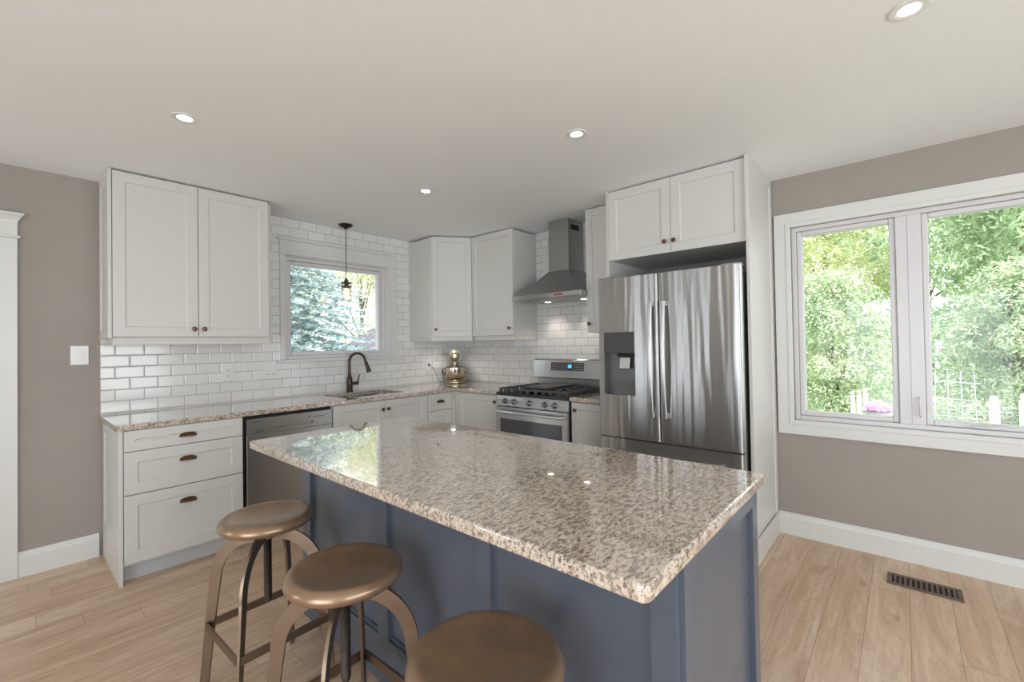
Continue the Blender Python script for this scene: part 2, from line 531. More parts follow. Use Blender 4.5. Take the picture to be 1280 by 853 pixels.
def knob(parent, x, z, y, name='knob'):
    """round cabinet knob sticking out towards local -y"""
    bm = lathe([(0, 0), (0.0065, 0), (0.0055, 0.012), (0.0075, 0.016), (0.0145, 0.019), (0.0155, 0.023), (0.012, 0.027), (0, 0.0285)], 20)
    bm.transform(Matrix.Translation((x, y, z)) @ Matrix.Rotation(PI/2, 4, 'X'))
    return obj(name, bm, 'bronze', parent, True)

def cup_pull(parent, x, z, y, w=0.088):
    """half-moon bin pull opening downwards"""
    bm = new_bm()
    nu, nv = 18, 8
    h, d = 0.026, 0.027
    g = []
    for i in range(nu+1):
        a = PI*i/nu
        rx = math.cos(a)*w/2
        top = math.sin(a)**0.55*h
        row = []
        for k in range(nv+1):
            s = k/nv
            zz = top*(1-s) ** 0.9
            yy = -d*math.sin(a)**0.5*math.sin(s*PI/2)
            row.append(bm.verts.new((x+rx, y+yy, z-0.012+zz)))
        g.append(row)
    for i in range(nu):
        for k in range(nv):
            bm.faces.new((g[i][k], g[i+1][k], g[i+1][k+1], g[i][k+1]))
    bmesh.ops.remove_doubles(bm, verts=bm.verts, dist=0.0004)
    bmesh.ops.recalc_face_normals(bm, faces=bm.faces)
    bmesh.ops.solidify(bm, geom=list(bm.faces), thickness=0.002)
    o = obj('cup_pull', bm, 'bronze', parent, True)
    return o

# ------------------------------------------------------------------ the room
XW, YW = -6.2, -7.0
struct('floor', bx(XW-0.15, 0.15, YW-0.15, 0.15, -0.12, 0.0, 0), 'floor', label='light oak plank floor')
struct('ceiling', bx(XW-0.9, 0.55, YW-0.9, 0.55, ZC, ZC+0.2, 0), 'ceiling', label='smooth white ceiling')  # overhang past the left and front walls is added to block the sun

def wall_with_holes(name, axis, a0, a1, t0, t1, holes, mat, label):
    """axis 'x': wall runs along x, thickness t0..t1 in y. holes = (u0, u1, z0, z1)"""
    bm = new_bm()
    us = sorted({a0, a1, *[h[0] for h in holes], *[h[1] for h in holes]})
    zs = sorted({0.0, ZC, *[h[2] for h in holes], *[h[3] for h in holes]})
    def face(c): 
        vs = [bm.verts.new(p) for p in c]
        bm.faces.new(vs)
    def P(u, t, z): return (u, t, z) if axis == 'x' else (t, u, z)
    def solid(i, k):
        if i < 0 or k < 0 or i >= len(us)-1 or k >= len(zs)-1: return False
        um, zm = (us[i]+us[i+1])/2, (zs[k]+zs[k+1])/2
        return not any(h[0] < um < h[1] and h[2] < zm < h[3] for h in holes)
    for i in range(len(us)-1):
        for k in range(len(zs)-1):
            if not solid(i, k): continue
            u0, u1, z0, z1 = us[i], us[i+1], zs[k], zs[k+1]
            face((P(u0, t0, z0), P(u1, t0, z0), P(u1, t0, z1), P(u0, t0, z1)))
            face((P(u0, t1, z0), P(u0, t1, z1), P(u1, t1, z1), P(u1, t1, z0)))
            if not solid(i-1, k): face((P(u0, t0, z0), P(u0, t0, z1), P(u0, t1, z1), P(u0, t1, z0)))
            if not solid(i+1, k): face((P(u1, t0, z0), P(u1, t1, z0), P(u1, t1, z1), P(u1, t0, z1)))
            if not solid(i, k-1): face((P(u0, t0, z0), P(u0, t1, z0), P(u1, t1, z0), P(u1, t0, z0)))
            if not solid(i, k+1): face((P(u0, t0, z1), P(u1, t0, z1), P(u1, t1, z1), P(u0, t1, z1)))
    bmesh.ops.remove_doubles(bm, verts=bm.verts, dist=1e-5)
    bmesh.ops.recalc_face_normals(bm, faces=bm.faces)
    return struct(name, bm, mat, label=label)

WA = (-1.995, -0.985, 1.232, 2.142)          # window hole in the back wall
WB = (-4.56, -3.412, 0.792, 2.106)           # window hole in the right wall
wall_with_holes('wall_back', 'x', XW-0.12, 0.12, 0.0, 0.14, [WA, (-4.56, -3.64, 0.0, 2.02)], 'wall', 'greige back wall behind the sink')
wall_with_holes('wall_right', 'y', YW-0.12, 0.0, 0.0, 0.14, [WB], 'wall', 'greige right wall with the double window')
wall_with_holes('wall_left', 'y', YW, 0.0, XW-0.12, XW, [(-5.7, -2.7, 0.05, 2.1), (-1.1, -0.35, 0.4, 2.1)], 'wall', 'left wall behind the camera')
wall_with_holes('wall_front', 'x', XW-0.12, 0.12, YW-0.14, YW, [(-5.15, -1.45, 0.5, 2.2)], 'wall', 'front wall behind the camera')

# tiled backsplash: thin slab on each wall, cut round the window
def tile_slab(name, axis, pieces, th, mat, label):
    bm = new_bm()
    for (u0, u1, z0, z1) in pieces:
        if axis == 'x': add_box(bm, u0, u1, -th, -0.0005, z0, z1)
        else: add_box(bm, -th, -0.0005, u0, u1, z0, z1)
    return struct(name, bm, mat, label=label)
tile_slab('trim_1', 'x', [(-3.159, -2.03, 0.9145, ZC-0.001), (-2.03, -0.885, 0.9145, 1.212), (-2.03, -0.885, 2.29, ZC-0.001), (-0.885, -0.008, 0.9145, ZC-0.001)], 0.008, 'tileA', 'white subway tile on the back wall')
tile_slab('trim_2', 'y', [(-2.335, -0.0005, 0.9145, ZC-0.001)], 0.008, 'tileB', 'white subway tile on the stove wall')

def baseboard(name, axis, a0, a1, t, label, sgn=-1, mat='trim'):
    """stepped baseboard profile on a wall at t"""
    bm = new_bm()
    prof = [(0.0, 0.0), (0.016, 0.0), (0.016, 0.115), (0.013, 0.122), (0.011, 0.126), (0.008, 0.149), (0.0, 0.149)]
    rings = []
    for u in (a0, a1):
        rings.append([bm.verts.new((u, t+sgn*p, z) if axis == 'x' else (t+sgn*p, u, z)) for p, z in prof])
    n = len(prof)
    for i in range(n):
        j = (i+1) % n
        bm.faces.new((rings[0][i], rings[0][j], rings[1][j], rings[1][i]))
    bm.faces.new(rings[0]); bm.faces.new(list(reversed(rings[1])))
    bmesh.ops.recalc_face_normals(bm, faces=bm.faces)
    return struct(name, bm, mat, label=label)
baseboard('baseboard_back', 'x', -3.523, -3.1685, -0.0005, 'white baseboard on the back wall')
baseboard('baseboard_right', 'y', YW, -3.3065, -0.0005, 'white baseboard under the double window')
baseboard('baseboard_left', 'y', -2.6, 0.0, XW+0.0005, 'white baseboard on the left wall', sgn=1)

# ---- door 1: cased door at the left edge, moulded head
d1 = struct_root('door_1', label='white cased door at the left edge of the back wall')
obj('casing', bx(-3.642, -3.524, -0.021, -0.0005, 0.0, 2.018, 0.002), 'trim', d1)
obj('casing', bx(-4.676, -4.558, -0.021, -0.0005, 0.0, 2.018, 0.002), 'trim', d1)
bm = bx(-4.69, -3.511, -0.030, -0.0005, 2.0185, 2.036, 0.006)
add_box(bm, -4.678, -3.524, -0.021, -0.0005, 2.036, 2.11, 0.001)
cr = new_bm()
prof = [(0.0, 2.11), (0.021, 2.11), (0.024, 2.125), (0.034, 2.145), (0.048, 2.158), (0.048, 2.168), (0.0, 2.168)]
rg = []
for xe, sg in ((-4.678, -1), (-3.524, 1)):
    rg.append([cr.verts.new((xe + sg*max(0, p-0.021), -0.0005-p, z)) for p, z in prof])
for i in range(len(prof)):
    j = (i+1) % len(prof)
    cr.faces.new((rg[0][i], rg[0][j], rg[1][j], rg[1][i]))
cr.faces.new(rg[0]); cr.faces.new(list(reversed(rg[1])))
bmesh.ops.recalc_face_normals(cr, faces=cr.faces)
merge(bm, cr)
obj('head_casing', bm, 'trim', d1)
leaf = new_bm()
for (a, b_, c, d_) in ((0.0, 0.9, 0.0, 0.96), (0.0, 0.9, 0.96, 2.005)):
    shaker(b_-a, d_-c, 0.035, 0.11, 0.008, -4.55+a, 0.008+c, 0.075, leaf)
lf = obj('door_leaf', leaf, 'trim', d1)
obj('door_handle', lathe([(0, 0), (0.026, 0), (0.026, 0.006), (0.010, 0.012), (0.010, 0.035), (0.026, 0.045), (0.026, 0.060), (0, 0.068)], 20), 'darkbronze', lf, True,
    Matrix.Translation((-4.48, 0.0405, 0.98)) @ Matrix.Rotation(PI/2, 4, 'X'))

# ---- window 1 (over the sink)
w1 = struct_root('window_1', label='white awning window over the sink')
x0, x1, z0, z1 = WA
obj('casing', bx(-2.034, x0, -0.026, -0.0005, 1.236, 2.142, 0.002), 'trim', w1)
obj('casing', bx(x1, -0.882, -0.026, -0.0005, 1.236, 2.142, 0.002), 'trim', w1)
bm = bx(-2.036, -0.880, -0.028, -0.0005, 2.142, 2.262, 0.002)
add_box(bm, -2.054, -0.866, -0.040, -0.0005, 2.262, 2.286, 0.006)
add_box(bm, -2.046, -0.872, -0.034, -0.0005, 2.136, 2.154, 0.005)
obj('head_casing', bm, 'trim', w1)
obj('sill', bx(-2.068, -0.862, -0.052, 0.05, 1.209, 1.236, 0.006), 'trim', w1)
bm = new_bm()                                # jamb liner
add_box(bm, x0, x0+0.012, -0.001, 0.10, z0+0.004, z1); add_box(bm, x1-0.012, x1, -0.001, 0.10, z0+0.004, z1)
add_box(bm, x0, x1, -0.001, 0.10, z1-0.012, z1)
obj('jamb', bm, 'trim', w1)
def frame_bm(a0, a1, c0, c1, fw, ya, yb, bev=0.003):
    bm = new_bm()
    add_box(bm, a0, a0+fw, ya, yb, c0, c1, bev); add_box(bm, a1-fw, a1, ya, yb, c0, c1, bev)
    add_box(bm, a0+fw, a1-fw, ya, yb, c0, c0+fw, bev); add_box(bm, a0+fw, a1-fw, ya, yb, c1-fw, c1, bev)
    return bm
fr = obj('frame', frame_bm(x0+0.012, x1-0.012, 1.237, z1-0.012, 0.028, 0.022, 0.12), 'vinyl', w1)
sa = obj('sash', frame_bm(x0+0.041, x1-0.041, 1.266, z1-0.041, 0.034, 0.042, 0.10, 0.006), 'vinyl', w1)
obj('glass_pane', bx(x0+0.07, x1-0.07, 0.068, 0.072, 1.295, z1-0.07, 0), 'glass', w1, False)
bm = lathe([(0, 0), (0.024, 0), (0.024, 0.006), (0.012, 0.014), (0, 0.015)], 18)
bm.transform(Matrix.Translation((-1.49, 0.021, 1.252)) @ Matrix.Rotation(PI/2, 4, 'X') @ Matrix.Scale(0.5, 4, (0, 1, 0)))
tube([(-1.57, 0.010, 1.249), (-1.53, 0.002, 1.247), (-1.49, 0.004, 1.252), (-1.45, 0.004, 1.249)], [0.004, 0.006, 0.007, 0.004], 8, bm)
obj('crank_handle', bm, 'trim', w1, True)
obj('latch', bx(-1.022, -1.012, 0.012, 0.0215, 1.33, 1.40, 0.003), 'trim', w1)

# ---- window 2 (double casement on the right wall); local x towards -Y
w2 = struct_root('window_2', (0, 0, 0), RB, label='white double casement window on the right wall')
# local: x = -Y, y = X
L0, L1 = -WB[1], -WB[0]
zb0, zb1 = WB[2], WB[3]
def casing_profile(bm, a0, a1, c0, c1, wo):
    """picture-frame casing with a stepped inner bead"""
    add_box(bm, a0-wo, a0, -0.020, -0.0005, c0-wo, c1+wo, 0.002)
    add_box(bm, a1, a1+wo, -0.020, -0.0005, c0-wo, c1+wo, 0.002)
    add_box(bm, a0, a1, -0.020, -0.0005, c1, c1+wo, 0.002)
    add_box(bm, a0, a1, -0.020, -0.0005, c0-wo, c0, 0.002)
    s = 0.022
    add_box(bm, a0-s, a0, -0.012, 0.004, c0-s, c1+s, 0.0); 
bm = new_bm()
casing_profile(bm, L0, L1, zb0, zb1, 0.098)
obj('casing', bm, 'trim', w2)
bm = new_bm()
for k, (s, y) in enumerate(((0.030, -0.026),)):
    add_box(bm, L0-s, L0, y, -0.0195, zb0-s, zb1+s, 0.004); add_box(bm, L1, L1+s, y, -0.0195, zb0-s, zb1+s, 0.004)
    add_box(bm, L0, L1, y, -0.0195, zb1, zb1+s, 0.004); add_box(bm, L0, L1, y, -0.0195, zb0-s, zb0, 0.004)
obj('casing_bead', bm, 'trim', w2)
bm = frame_bm(L0, L1, zb0, zb1, 0.028, 0.012, 0.13, 0.003)
add_box(bm, 3.955, 4.072, 0.012, 0.13, zb0+0.028, zb1-0.028, 0.003)
add_box(bm, 4.010, 4.016, 0.008, 0.02, zb0+0.028, zb1-0.028, 0.001)
obj('frame', bm, 'vinyl', w2)
for (a, b_) in ((L0+0.029, 3.954), (4.073, L1-0.029)):
    obj('sash', frame_bm(a, b_, zb0+0.029, zb1-0.029, 0.030, 0.026, 0.10, 0.006), 'vinyl', w2)
    obj('glass_pane', bx(a+0.026, b_-0.026, 0.052, 0.056, zb0+0.055, zb1-0.055, 0), 'glass', w2)
bm = tube([(4.046, 0.010, 0.985), (4.046, -0.012, 0.975), (4.046, -0.018, 0.93), (4.046, -0.010, 0.882), (4.048, 0.010, 0.872)], [0.006, 0.007, 0.008, 0.007, 0.006], 10)
obj('lock_handle', bm, 'vinyl', w2, True)
bm = bx(4.26, 4.36, -0.002, 0.0115, 0.826, 0.842, 0.004)
tube([(4.31, -0.004, 0.840), (4.345, -0.016, 0.856), (4.39, -0.020, 0.860), (4.425, -0.016, 0.846)], [0.006, 0.005, 0.005, 0.006], 8, bm)
obj('crank_handle', bm, 'vinyl', w2, True)

# ---- invented openings behind the camera, unseen, added for the fill lights
w3 = struct_root('added_opening_left', label='added patio door opening for fill light on the left wall, out of view')
bm = new_bm()
for (a0, a1) in ((-5.7, -4.21), (-4.19, -2.7)):
    add_box(bm, XW-0.09, XW-0.03, a0, a0+0.07, 0.05, 2.1); add_box(bm, XW-0.09, XW-0.03, a1-0.07, a1, 0.05, 2.1)
    add_box(bm, XW-0.09, XW-0.03, a0+0.07, a1-0.07, 0.05, 0.15); add_box(bm, XW-0.09, XW-0.03, a0+0.07, a1-0.07, 2.0, 2.1)
obj('frame', bm, 'vinyl', w3)
w5 = struct_root('added_opening_side', label='added narrow opening for fill light on the left wall, out of view')
obj('frame', bx(XW-0.09, XW-0.03, -0.74, -0.71, 0.4, 2.1, 0), 'vinyl', w5)
w4 = struct_root('added_opening_front', label='added wide opening for fill light on the front wall, out of view')
bm = new_bm()
for (a0, a1) in ((-5.15, -3.92), (-3.92, -2.68), (-2.68, -1.45)):
    add_box(bm, a0, a0+0.06, YW-0.10, YW-0.03, 0.5, 2.2); add_box(bm, a1-0.06, a1, YW-0.10, YW-0.03, 0.5, 2.2)
    add_box(bm, a0+0.06, a1-0.06, YW-0.10, YW-0.03, 0.5, 0.56); add_box(bm, a0+0.06, a1-0.06, YW-0.10, YW-0.03, 2.14, 2.2)
obj('frame', bm, 'vinyl', w4)

# ------------------------------------------------------------------ base cabinets along the back wall
YF = -0.63
DT = 0.02
def carcass(x0, x1, z0=0.10, z1=0.8795, depth=0.609, toe=0.56, toe_mat='toe', root=None, yb=-0.009):
    obj('carcass', bx(x0, x1, -depth, yb, z0, z1, 0.001), 'cab', root)
    obj('toe_kick', bx(x0, x1, -toe, -toe+0.02, 0.0, z0-0.0005, 0), toe_mat, root)

c = thing('drawer_cabinet', 'white base cabinet with three drawers and cup pulls left of the dishwasher', 'cabinet', (0, 0, 0))
carcass(-3.131, -2.517, root=c)
ep = shaker(0.6212, 0.709, 0.018, 0.07, 0.006, 0, 0.17)
add_box(ep, 0, 0.6212, -0.018, 0, 0, 0.1698, 0.001)     # decorated end panel facing -x
ep.transform(Matrix.Translation((-3.1315, -0.631, 0)) @ Matrix.Rotation(-PI/2, 4, 'Z') @ Matrix.Translation((-0.6212, 0, 0)))
obj('end_panel', ep, 'cab', c)
for (za, zb, zp) in ((0.757, 0.875, 0.814), (0.508, 0.752, 0.668), (0.115, 0.503, 0.412)):
    dr = obj('drawer', shaker(0.6085, zb-za, DT, 0.05 if zb-za < 0.2 else 0.062, 0.007, -3.127, za, -0.6095), 'cab', c)
    cup_pull(dr, -2.823, zp, -0.6295)

# dishwasher
d = thing('dishwasher', 'stainless steel dishwasher under the worktop between drawers and sink', 'dishwasher')
obj('tub', bx(-2.508, -1.892, -0.60, -0.02, 0.09, 0.8795, 0.001), 'black', d)
bm = bx(-2.497, -1.897, -0.632, -0.6005, 0.115, 0.745, 0.004)
obj('door', bm, 'dwsteel', d)
bm = new_bm()                                 # control fascia with a pocket handle
hx0, hx1, hz0, hz1 = -2.345, -2.045, 0.772, 0.792
add_box(bm, -2.497, hx0, -0.632, -0.6005, 0.747, 0.855); add_box(bm, hx1, -1.897, -0.632, -0.6005, 0.747, 0.855)
add_box(bm, hx0, hx1, -0.632, -0.6005, 0.747, hz0); add_box(bm, hx0, hx1, -0.632, -0.6005, hz1, 0.855)
add_box(bm, hx0, hx1, -0.610, -0.6005, hz0, hz1)
fa = obj('control_fascia', bm, 'dwsteel', d)
for (a, b_, zz, hh) in ((-2.462, -2.405, 0.831, 0.004), (-2.448, -2.385, 0.770, 0.003), (-2.446, -2.388, 0.760, 0.003), (-2.075, -2.063, 0.816, 0.012), (-2.045, -1.955, 0.815, 0.005), (-1.945, -1.925, 0.823, 0.004)):
    obj('control_mark', bx(a, b_, -0.6325, -0.6318, zz, zz+hh, 0), 'slot', fa)
obj('toe_panel', bx(-2.497, -1.897, -0.57, -0.55, 0.0, 0.089, 0), 'toe', d)

s = thing('sink_cabinet', 'white base cabinet with two knobbed doors under the sink', 'cabinet')
bm = new_bm()
for (a, b_) in ((-1.886, -1.868), (-0.985, -0.967)): add_box(bm, a, b_, -0.609, -0.009, 0.10, 0.8795)
add_box(bm, -1.868, -0.985, -0.609, -0.009, 0.10, 0.118); add_box(bm, -1.868, -0.985, -0.02, -0.009, 0.118, 0.8795); add_box(bm, -1.868, -0.985, -0.609, -0.59, 0.845, 0.8795)
obj('carcass', bm, 'cab', s)
obj('toe_kick', bx(-1.886, -0.967, -0.56, -0.54, 0, 0.0995, 0), 'toe', s)
for (a, b_, kx) in ((-1.883, -1.4305, -1.452), (-1.4275, -0.970, -1.398)):
    dd = obj('door', shaker(b_-a, 0.758, DT, 0.058, 0.007, a, 0.115, -0.6095), 'cab', s)
    knob(dd, kx, 0.800, -0.6295)

s = thing('narrow_base_cabinet', 'narrow white base cabinet with a cup pull between sink and corner', 'cabinet')
carcass(-0.966, -0.6715, root=s)
dr = obj('drawer', shaker(0.288, 0.155, DT, 0.045, 0.007, -0.963, 0.718, -0.6095), 'cab', s)
cup_pull(dr, -0.812, 0.800, -0.6295, 0.085)
obj('door', shaker(0.288, 0.598, DT, 0.055, 0.007, -0.963, 0.115, -0.6095), 'cab', s)

s = thing('corner_base_cabinet', 'white blind corner base cabinet beside the stove', 'cabinet', (0, 0, 0), RB)
obj('carcass', bx(0.012, 1.215, -0.609, -0.009, 0.10, 0.8795, 0.001), 'cab', s)
fb = bx(0.632, 0.668, -0.629, -0.6095, 0.10, 0.8795, 0.001)
add_box(fb, 0.6105, 0.6295, -0.6705, -0.6295, 0.10, 0.8795)
obj('filler', fb, 'cab', s)
obj('toe_kick', bx(0.60, 1.215, -0.56, -0.54, 0, 0.0995, 0), 'toe', s)
dd = obj('door', shaker(0.54, 0.758, DT, 0.058, 0.007, 0.671, 0.115, -0.6095), 'cab', s)
knob(dd, 1.185, 0.815, -0.6295)

s = thing('slim_base_cabinet', 'slim white base cabinet with one knob between stove and refrigerator', 'cabinet', (0, -2.003, 0), RB)
carcass(0.0, 0.329, root=s)
dd = obj('door', shaker(0.325, 0.758, DT, 0.055, 0.007, 0.002, 0.115, -0.6095), 'cab', s)
knob(dd, 0.043, 0.815, -0.6295)

# ------------------------------------------------------------------ worktops
def round_poly(pts, r, seg=4, which=None):
    out = []
    n = len(pts)
    for i, p in enumerate(pts):
        if which is not None and i not in which: out.append(p); continue
        p = Vector(p); a = (Vector(pts[i-1])-p).normalized(); b_ = (Vector(pts[(i+1) % n])-p).normalized()
        for k in range(seg+1):
            t = k/seg
            q = (p+a*r)*(1-t)**2 + p*2*t*(1-t) + (p+b_*r)*t**2
            out.append((q.x, q.y))
    return out
def slab(poly, z0, z1, r=0.006, hole=None):
    """stone slab, rounded edge; hole = inner polygon (ccw) cut out"""
    bm = new_bm()
    def loop(pts, z, off):
        n = len(pts); res = []
        for i in range(n):
            p = Vector(pts[i]); a = (p-Vector(pts[i-1])).normalized(); b_ = (Vector(pts[(i+1) % n])-p).normalized()
            na = Vector((-a.y, a.x)); nb = Vector((-b_.y, b_.x))
            m = (na+nb); m = m/max(0.3, m.dot(na)) if m.length > 1e-6 else na
            q = p + m*off
            res.append(bm.verts.new((q.x, q.y, z)))
        return res
    steps = [(r*(1-math.sin(a)), z0+r*(1-math.cos(a))) for a in [PI/2*k/5 for k in range(6)]]
    steps += [(o_, z1-(z_-z0)) for o_, z_ in reversed(steps)]
    rings = [loop(poly, z, o) for o, z in steps]
    n = len(poly)
    for a, b_ in zip(rings, rings[1:]):
        for i in range(n):
            j = (i+1) % n
            bm.faces.new((a[i], a[j], b_[j], b_[i]))
    if hole is None:
        bm.faces.new(rings[-1]); bm.faces.new(list(reversed(rings[0])))
    else:
        for ring, z in ((rings[-1], z1), (rings[0], z0)):
            hv = [bm.verts.new((x, y, z)) for x, y in hole]
            es = [bm.edges.get((ring[i], ring[(i+1) % n])) for i in range(n)]
            hn = len(hv)
            es += [bm.edges.new((hv[i], hv[(i+1) % hn])) for i in range(hn)]
            bmesh.ops.triangle_fill(bm, edges=es, use_beauty=True)
            if z == z1: top = hv
            else: bot = hv
        for i in range(len(hole)):
            j = (i+1) % len(hole)
            bm.faces.new((top[i], top[j], bot[j], bot[i]))
    bmesh.ops.recalc_face_normals(bm, faces=bm.faces)
    return bm
SX0, SX1, SY0, SY1 = -1.735, -1.135, -0.52, -0.135
sink_hole = round_poly([(SX0, SY0), (SX1, SY0), (SX1, SY1), (SX0, SY1)], 0.05, 5)
Lp = [(-3.167, -0.0085), (-3.167, -0.6455), (-0.651, -0.6455), (-0.651, -1.217), (-0.0085, -1.217), (-0.0085, -0.0085)]
o = obj('worktop', slab(Lp, 0.8805, T, 0.005, sink_hole), 'granite')
tag(o, 'L-shaped speckled granite worktop running under the window round the corner', 'worktop')
o = obj('worktop', slab([(-0.651, -2.003), (-0.651, -2.333), (-0.0085, -2.333), (-0.0085, -2.003)], 0.8805, T, 0.005), 'granite')
tag(o, 'short granite worktop piece between the stove and the refrigerator', 'worktop')

# sink: undermount double bowl
s = thing('kitchen_sink', 'stainless undermount sink sunk in the granite below the window', 'sink')
def bowl(x0, x1, y0, y1, zt, zb, t=0.003):
    bm = new_bm()
    P = round_poly([(x0, y0), (x1, y0), (x1, y1), (x0, y1)], 0.05, 5)
    cx, cy_ = (x0+x1)/2, (y0+y1)/2
    rings = []
    for (f, z) in ((1.0, zt), (0.985, (zt+zb)/2), (0.96, zb+0.02), (0.88, zb), ):
        rings.append([bm.verts.new((cx+(x-cx)*f, cy_+(y-cy_)*f, z)) for x, y in P])
    n = len(P)
    for a, b_ in zip(rings, rings[1:]):
        for i in range(n):
            j = (i+1) % n
            bm.faces.new((a[j], a[i], b_[i], b_[j]))
    bm.faces.new(list(reversed(rings[-1])))
    bmesh.ops.recalc_face_normals(bm, faces=bm.faces)
    bmesh.ops.reverse_faces(bm, faces=bm.faces)
    bmesh.ops.solidify(bm, geom=list(bm.faces), thickness=t)
    return bm
xm = (SX0+SX1)/2
for a, b_ in ((SX0+0.004, xm-0.012), (xm+0.012, SX1-0.004)):
    bw = obj('bowl', bowl(a, b_, SY0+0.004, SY1-0.004, 0.8795, 0.70), 'steel', s, True)
    obj('drain', lathe([(0, 0.002), (0.02, 0.002), (0.04, 0.004), (0.042, 0.0), (0, 0)], 24, ((a+b_)/2, (SY0+SY1)/2, 0.7035)), 'chrome', bw, True)
obj('divider', bx(xm-0.0115, xm+0.0115, SY0+0.01, SY1-0.01, 0.80, 0.8785, 0.003), 'steel', s)

# faucet
FX, FY = -1.44, -0.072
f = thing('kitchen_faucet', 'tall dark bronze gooseneck faucet behind the sink', 'faucet', (FX, FY, T+0.0005))
obj('body', lathe([(0, 0), (0.030, 0), (0.030, 0.006), (0.026, 0.012), (0.0265, 0.10), (0.024, 0.125), (0.016, 0.155), (0.014, 0.17), (0, 0.17)], 28), 'darkbronze', f, True)
R = 0.072
dx, dy = 0.72, -0.69
pts = [(0, 0, 0.165), (0, 0, 0.22), (0, 0, 0.285)]
for k in range(1, 15):
    a = PI*k/14*0.93
    pts.append(((R-R*math.cos(a))*dx, (R-R*math.cos(a))*dy, 0.285+R*math.sin(a)*1.05))
e = Vector(pts[-1]); e2 = e + (e-Vector(pts[-2])).normalized()*0.03
pts.append(tuple(e2))
obj('spout', tube(pts, 0.0125, 14), 'darkbronze', f, True)
dirv = (e2-e).normalized()
hp = [e2-dirv*0.004, e2+dirv*0.012, e2+dirv*0.03, e2+dirv*0.062, e2+dirv*0.088, e2+dirv*0.096]
obj('spray_head', tube(hp, [0.014, 0.0165, 0.017, 0.019, 0.023, 0.021], 18), 'darkbronze', f, True)
hb = tube([(0.02, 0, 0.075), (0.045, -0.012, 0.076), (0.066, -0.022, 0.078)], [0.013, 0.0125, 0.014], 14)
tube([(0.068, -0.022, 0.062), (0.070, -0.024, 0.085), (0.076, -0.027, 0.12), (0.084, -0.030, 0.158)], [0.010, 0.0085, 0.006, 0.0055], 10, hb)
obj('lever', hb, 'darkbronze', f, True)

# ------------------------------------------------------------------ upper cabinets
UF = -0.376
u = thing('wall_cabinet', 'large white two-door upper cabinet left of the sink window', 'cabinet')
obj('carcass', bx(-3.146, -2.234, -0.3555, -0.009, 1.422, 2.436, 0.001), 'cab', u)
ep = shaker(0.366, ZC-0.0025-1.416, 0.017, 0.055, 0.006)
ep.transform(Matrix.Translation((-3.1463, -0.376, 1.416)) @ Matrix.Rotation(-PI/2, 4, 'Z') @ Matrix.Translation((-0.366, 0, 0)))
obj('end_panel', ep, 'cab', u)
obj('end_panel', bx(-2.2335, -2.228, -0.360, -0.009, 1.416, ZC-0.002, 0.001), 'cab', u)
for (a, b_, kx) in ((-3.142, -2.7035, -2.730), (-2.7000, -2.254, -2.672)):
    dd = obj('door', shaker(b_-a, 2.446-1.424, DT, 0.06, 0.007, a, 1.424, -0.356), 'cab', u)
    knob(dd, kx, 1.476, -0.376)
bm = bx(-3.14, -2.236, -0.345, -0.325, 1.372, 1.4215, 0.002)
add_box(bm, -3.14, -3.12, -0.325, -0.09, 1.372, 1.4215, 0.002); add_box(bm, -2.256, -2.236, -0.325, -0.009, 1.372, 1.4215, 0.002)
obj('light_rail', bm, 'cab', u)

u = thing('corner_wall_cabinet', 'diagonal white upper cabinet in the corner above the mixer', 'cabinet')
P = [(-0.7085, -0.009), (-0.7085, -0.368), (-0.366, -0.624), (-0.009, -0.624), (-0.009, -0.009)]
obj('carcass', prism(P, 1.422, 2.436), 'cab', u)
A = Vector((-0.7085, -0.381)); B = Vector((-0.372, -0.6265))
ang = math.atan2(B.y-A.y, B.x-A.x); ln = (B-A).length
mt = Matrix.Translation((A.x, A.y, 0)) @ Matrix.Rotation(ang, 4, 'Z')
db = shaker(ln-0.012, 2.446-1.424, 0.018, 0.055, 0.007, 0.006, 1.424, 0.0105)
dd = obj('door', db, 'cab', u, False, mt)
knob(dd, 0.040, 1.497, -0.0075)
bm = prism([(-0.700, -0.012), (-0.700, -0.36), (-0.362, -0.611), (-0.362, -0.585), (-0.682, -0.345), (-0.682, -0.012)], 1.378, 1.4215)
obj('light_rail', bm, 'cab', u)

u = thing('single_wall_cabinet', 'white single-door upper cabinet left of the range hood', 'cabinet', (0, -0.627, 0), RB)
W = 1.191-0.627
obj('carcass', bx(0.0, W, -0.3555, -0.009, 1.422, 2.436, 0.001), 'cab', u)
dd = obj('door', shaker(W-0.006, 2.446-1.424, DT, 0.058, 0.007, 0.003, 1.424, -0.356), 'cab', u)
knob(dd, W-0.045, 1.492, -0.376)
bm = bx(0.0, W-0.004, -0.345, -0.325, 1.378, 1.4215, 0.002)
add_box(bm, W-0.024, W-0.004, -0.325, -0.012, 1.378, 1.4215, 0.002)
obj('light_rail', bm, 'cab', u)

u = thing('narrow_wall_cabinet', 'narrow white upper cabinet between range hood and refrigerator', 'cabinet', (0, -2.0, 0), RB)
W = 0.332
obj('carcass', bx(0.0, W, -0.3555, -0.009, 1.422, 2.436, 0.001), 'cab', u)
dd = obj('door', shaker(W-0.008, 2.446-1.424, DT, 0.058, 0.007, 0.006, 1.424, -0.356), 'cab', u)
knob(dd, 0.036, 1.496, -0.376)

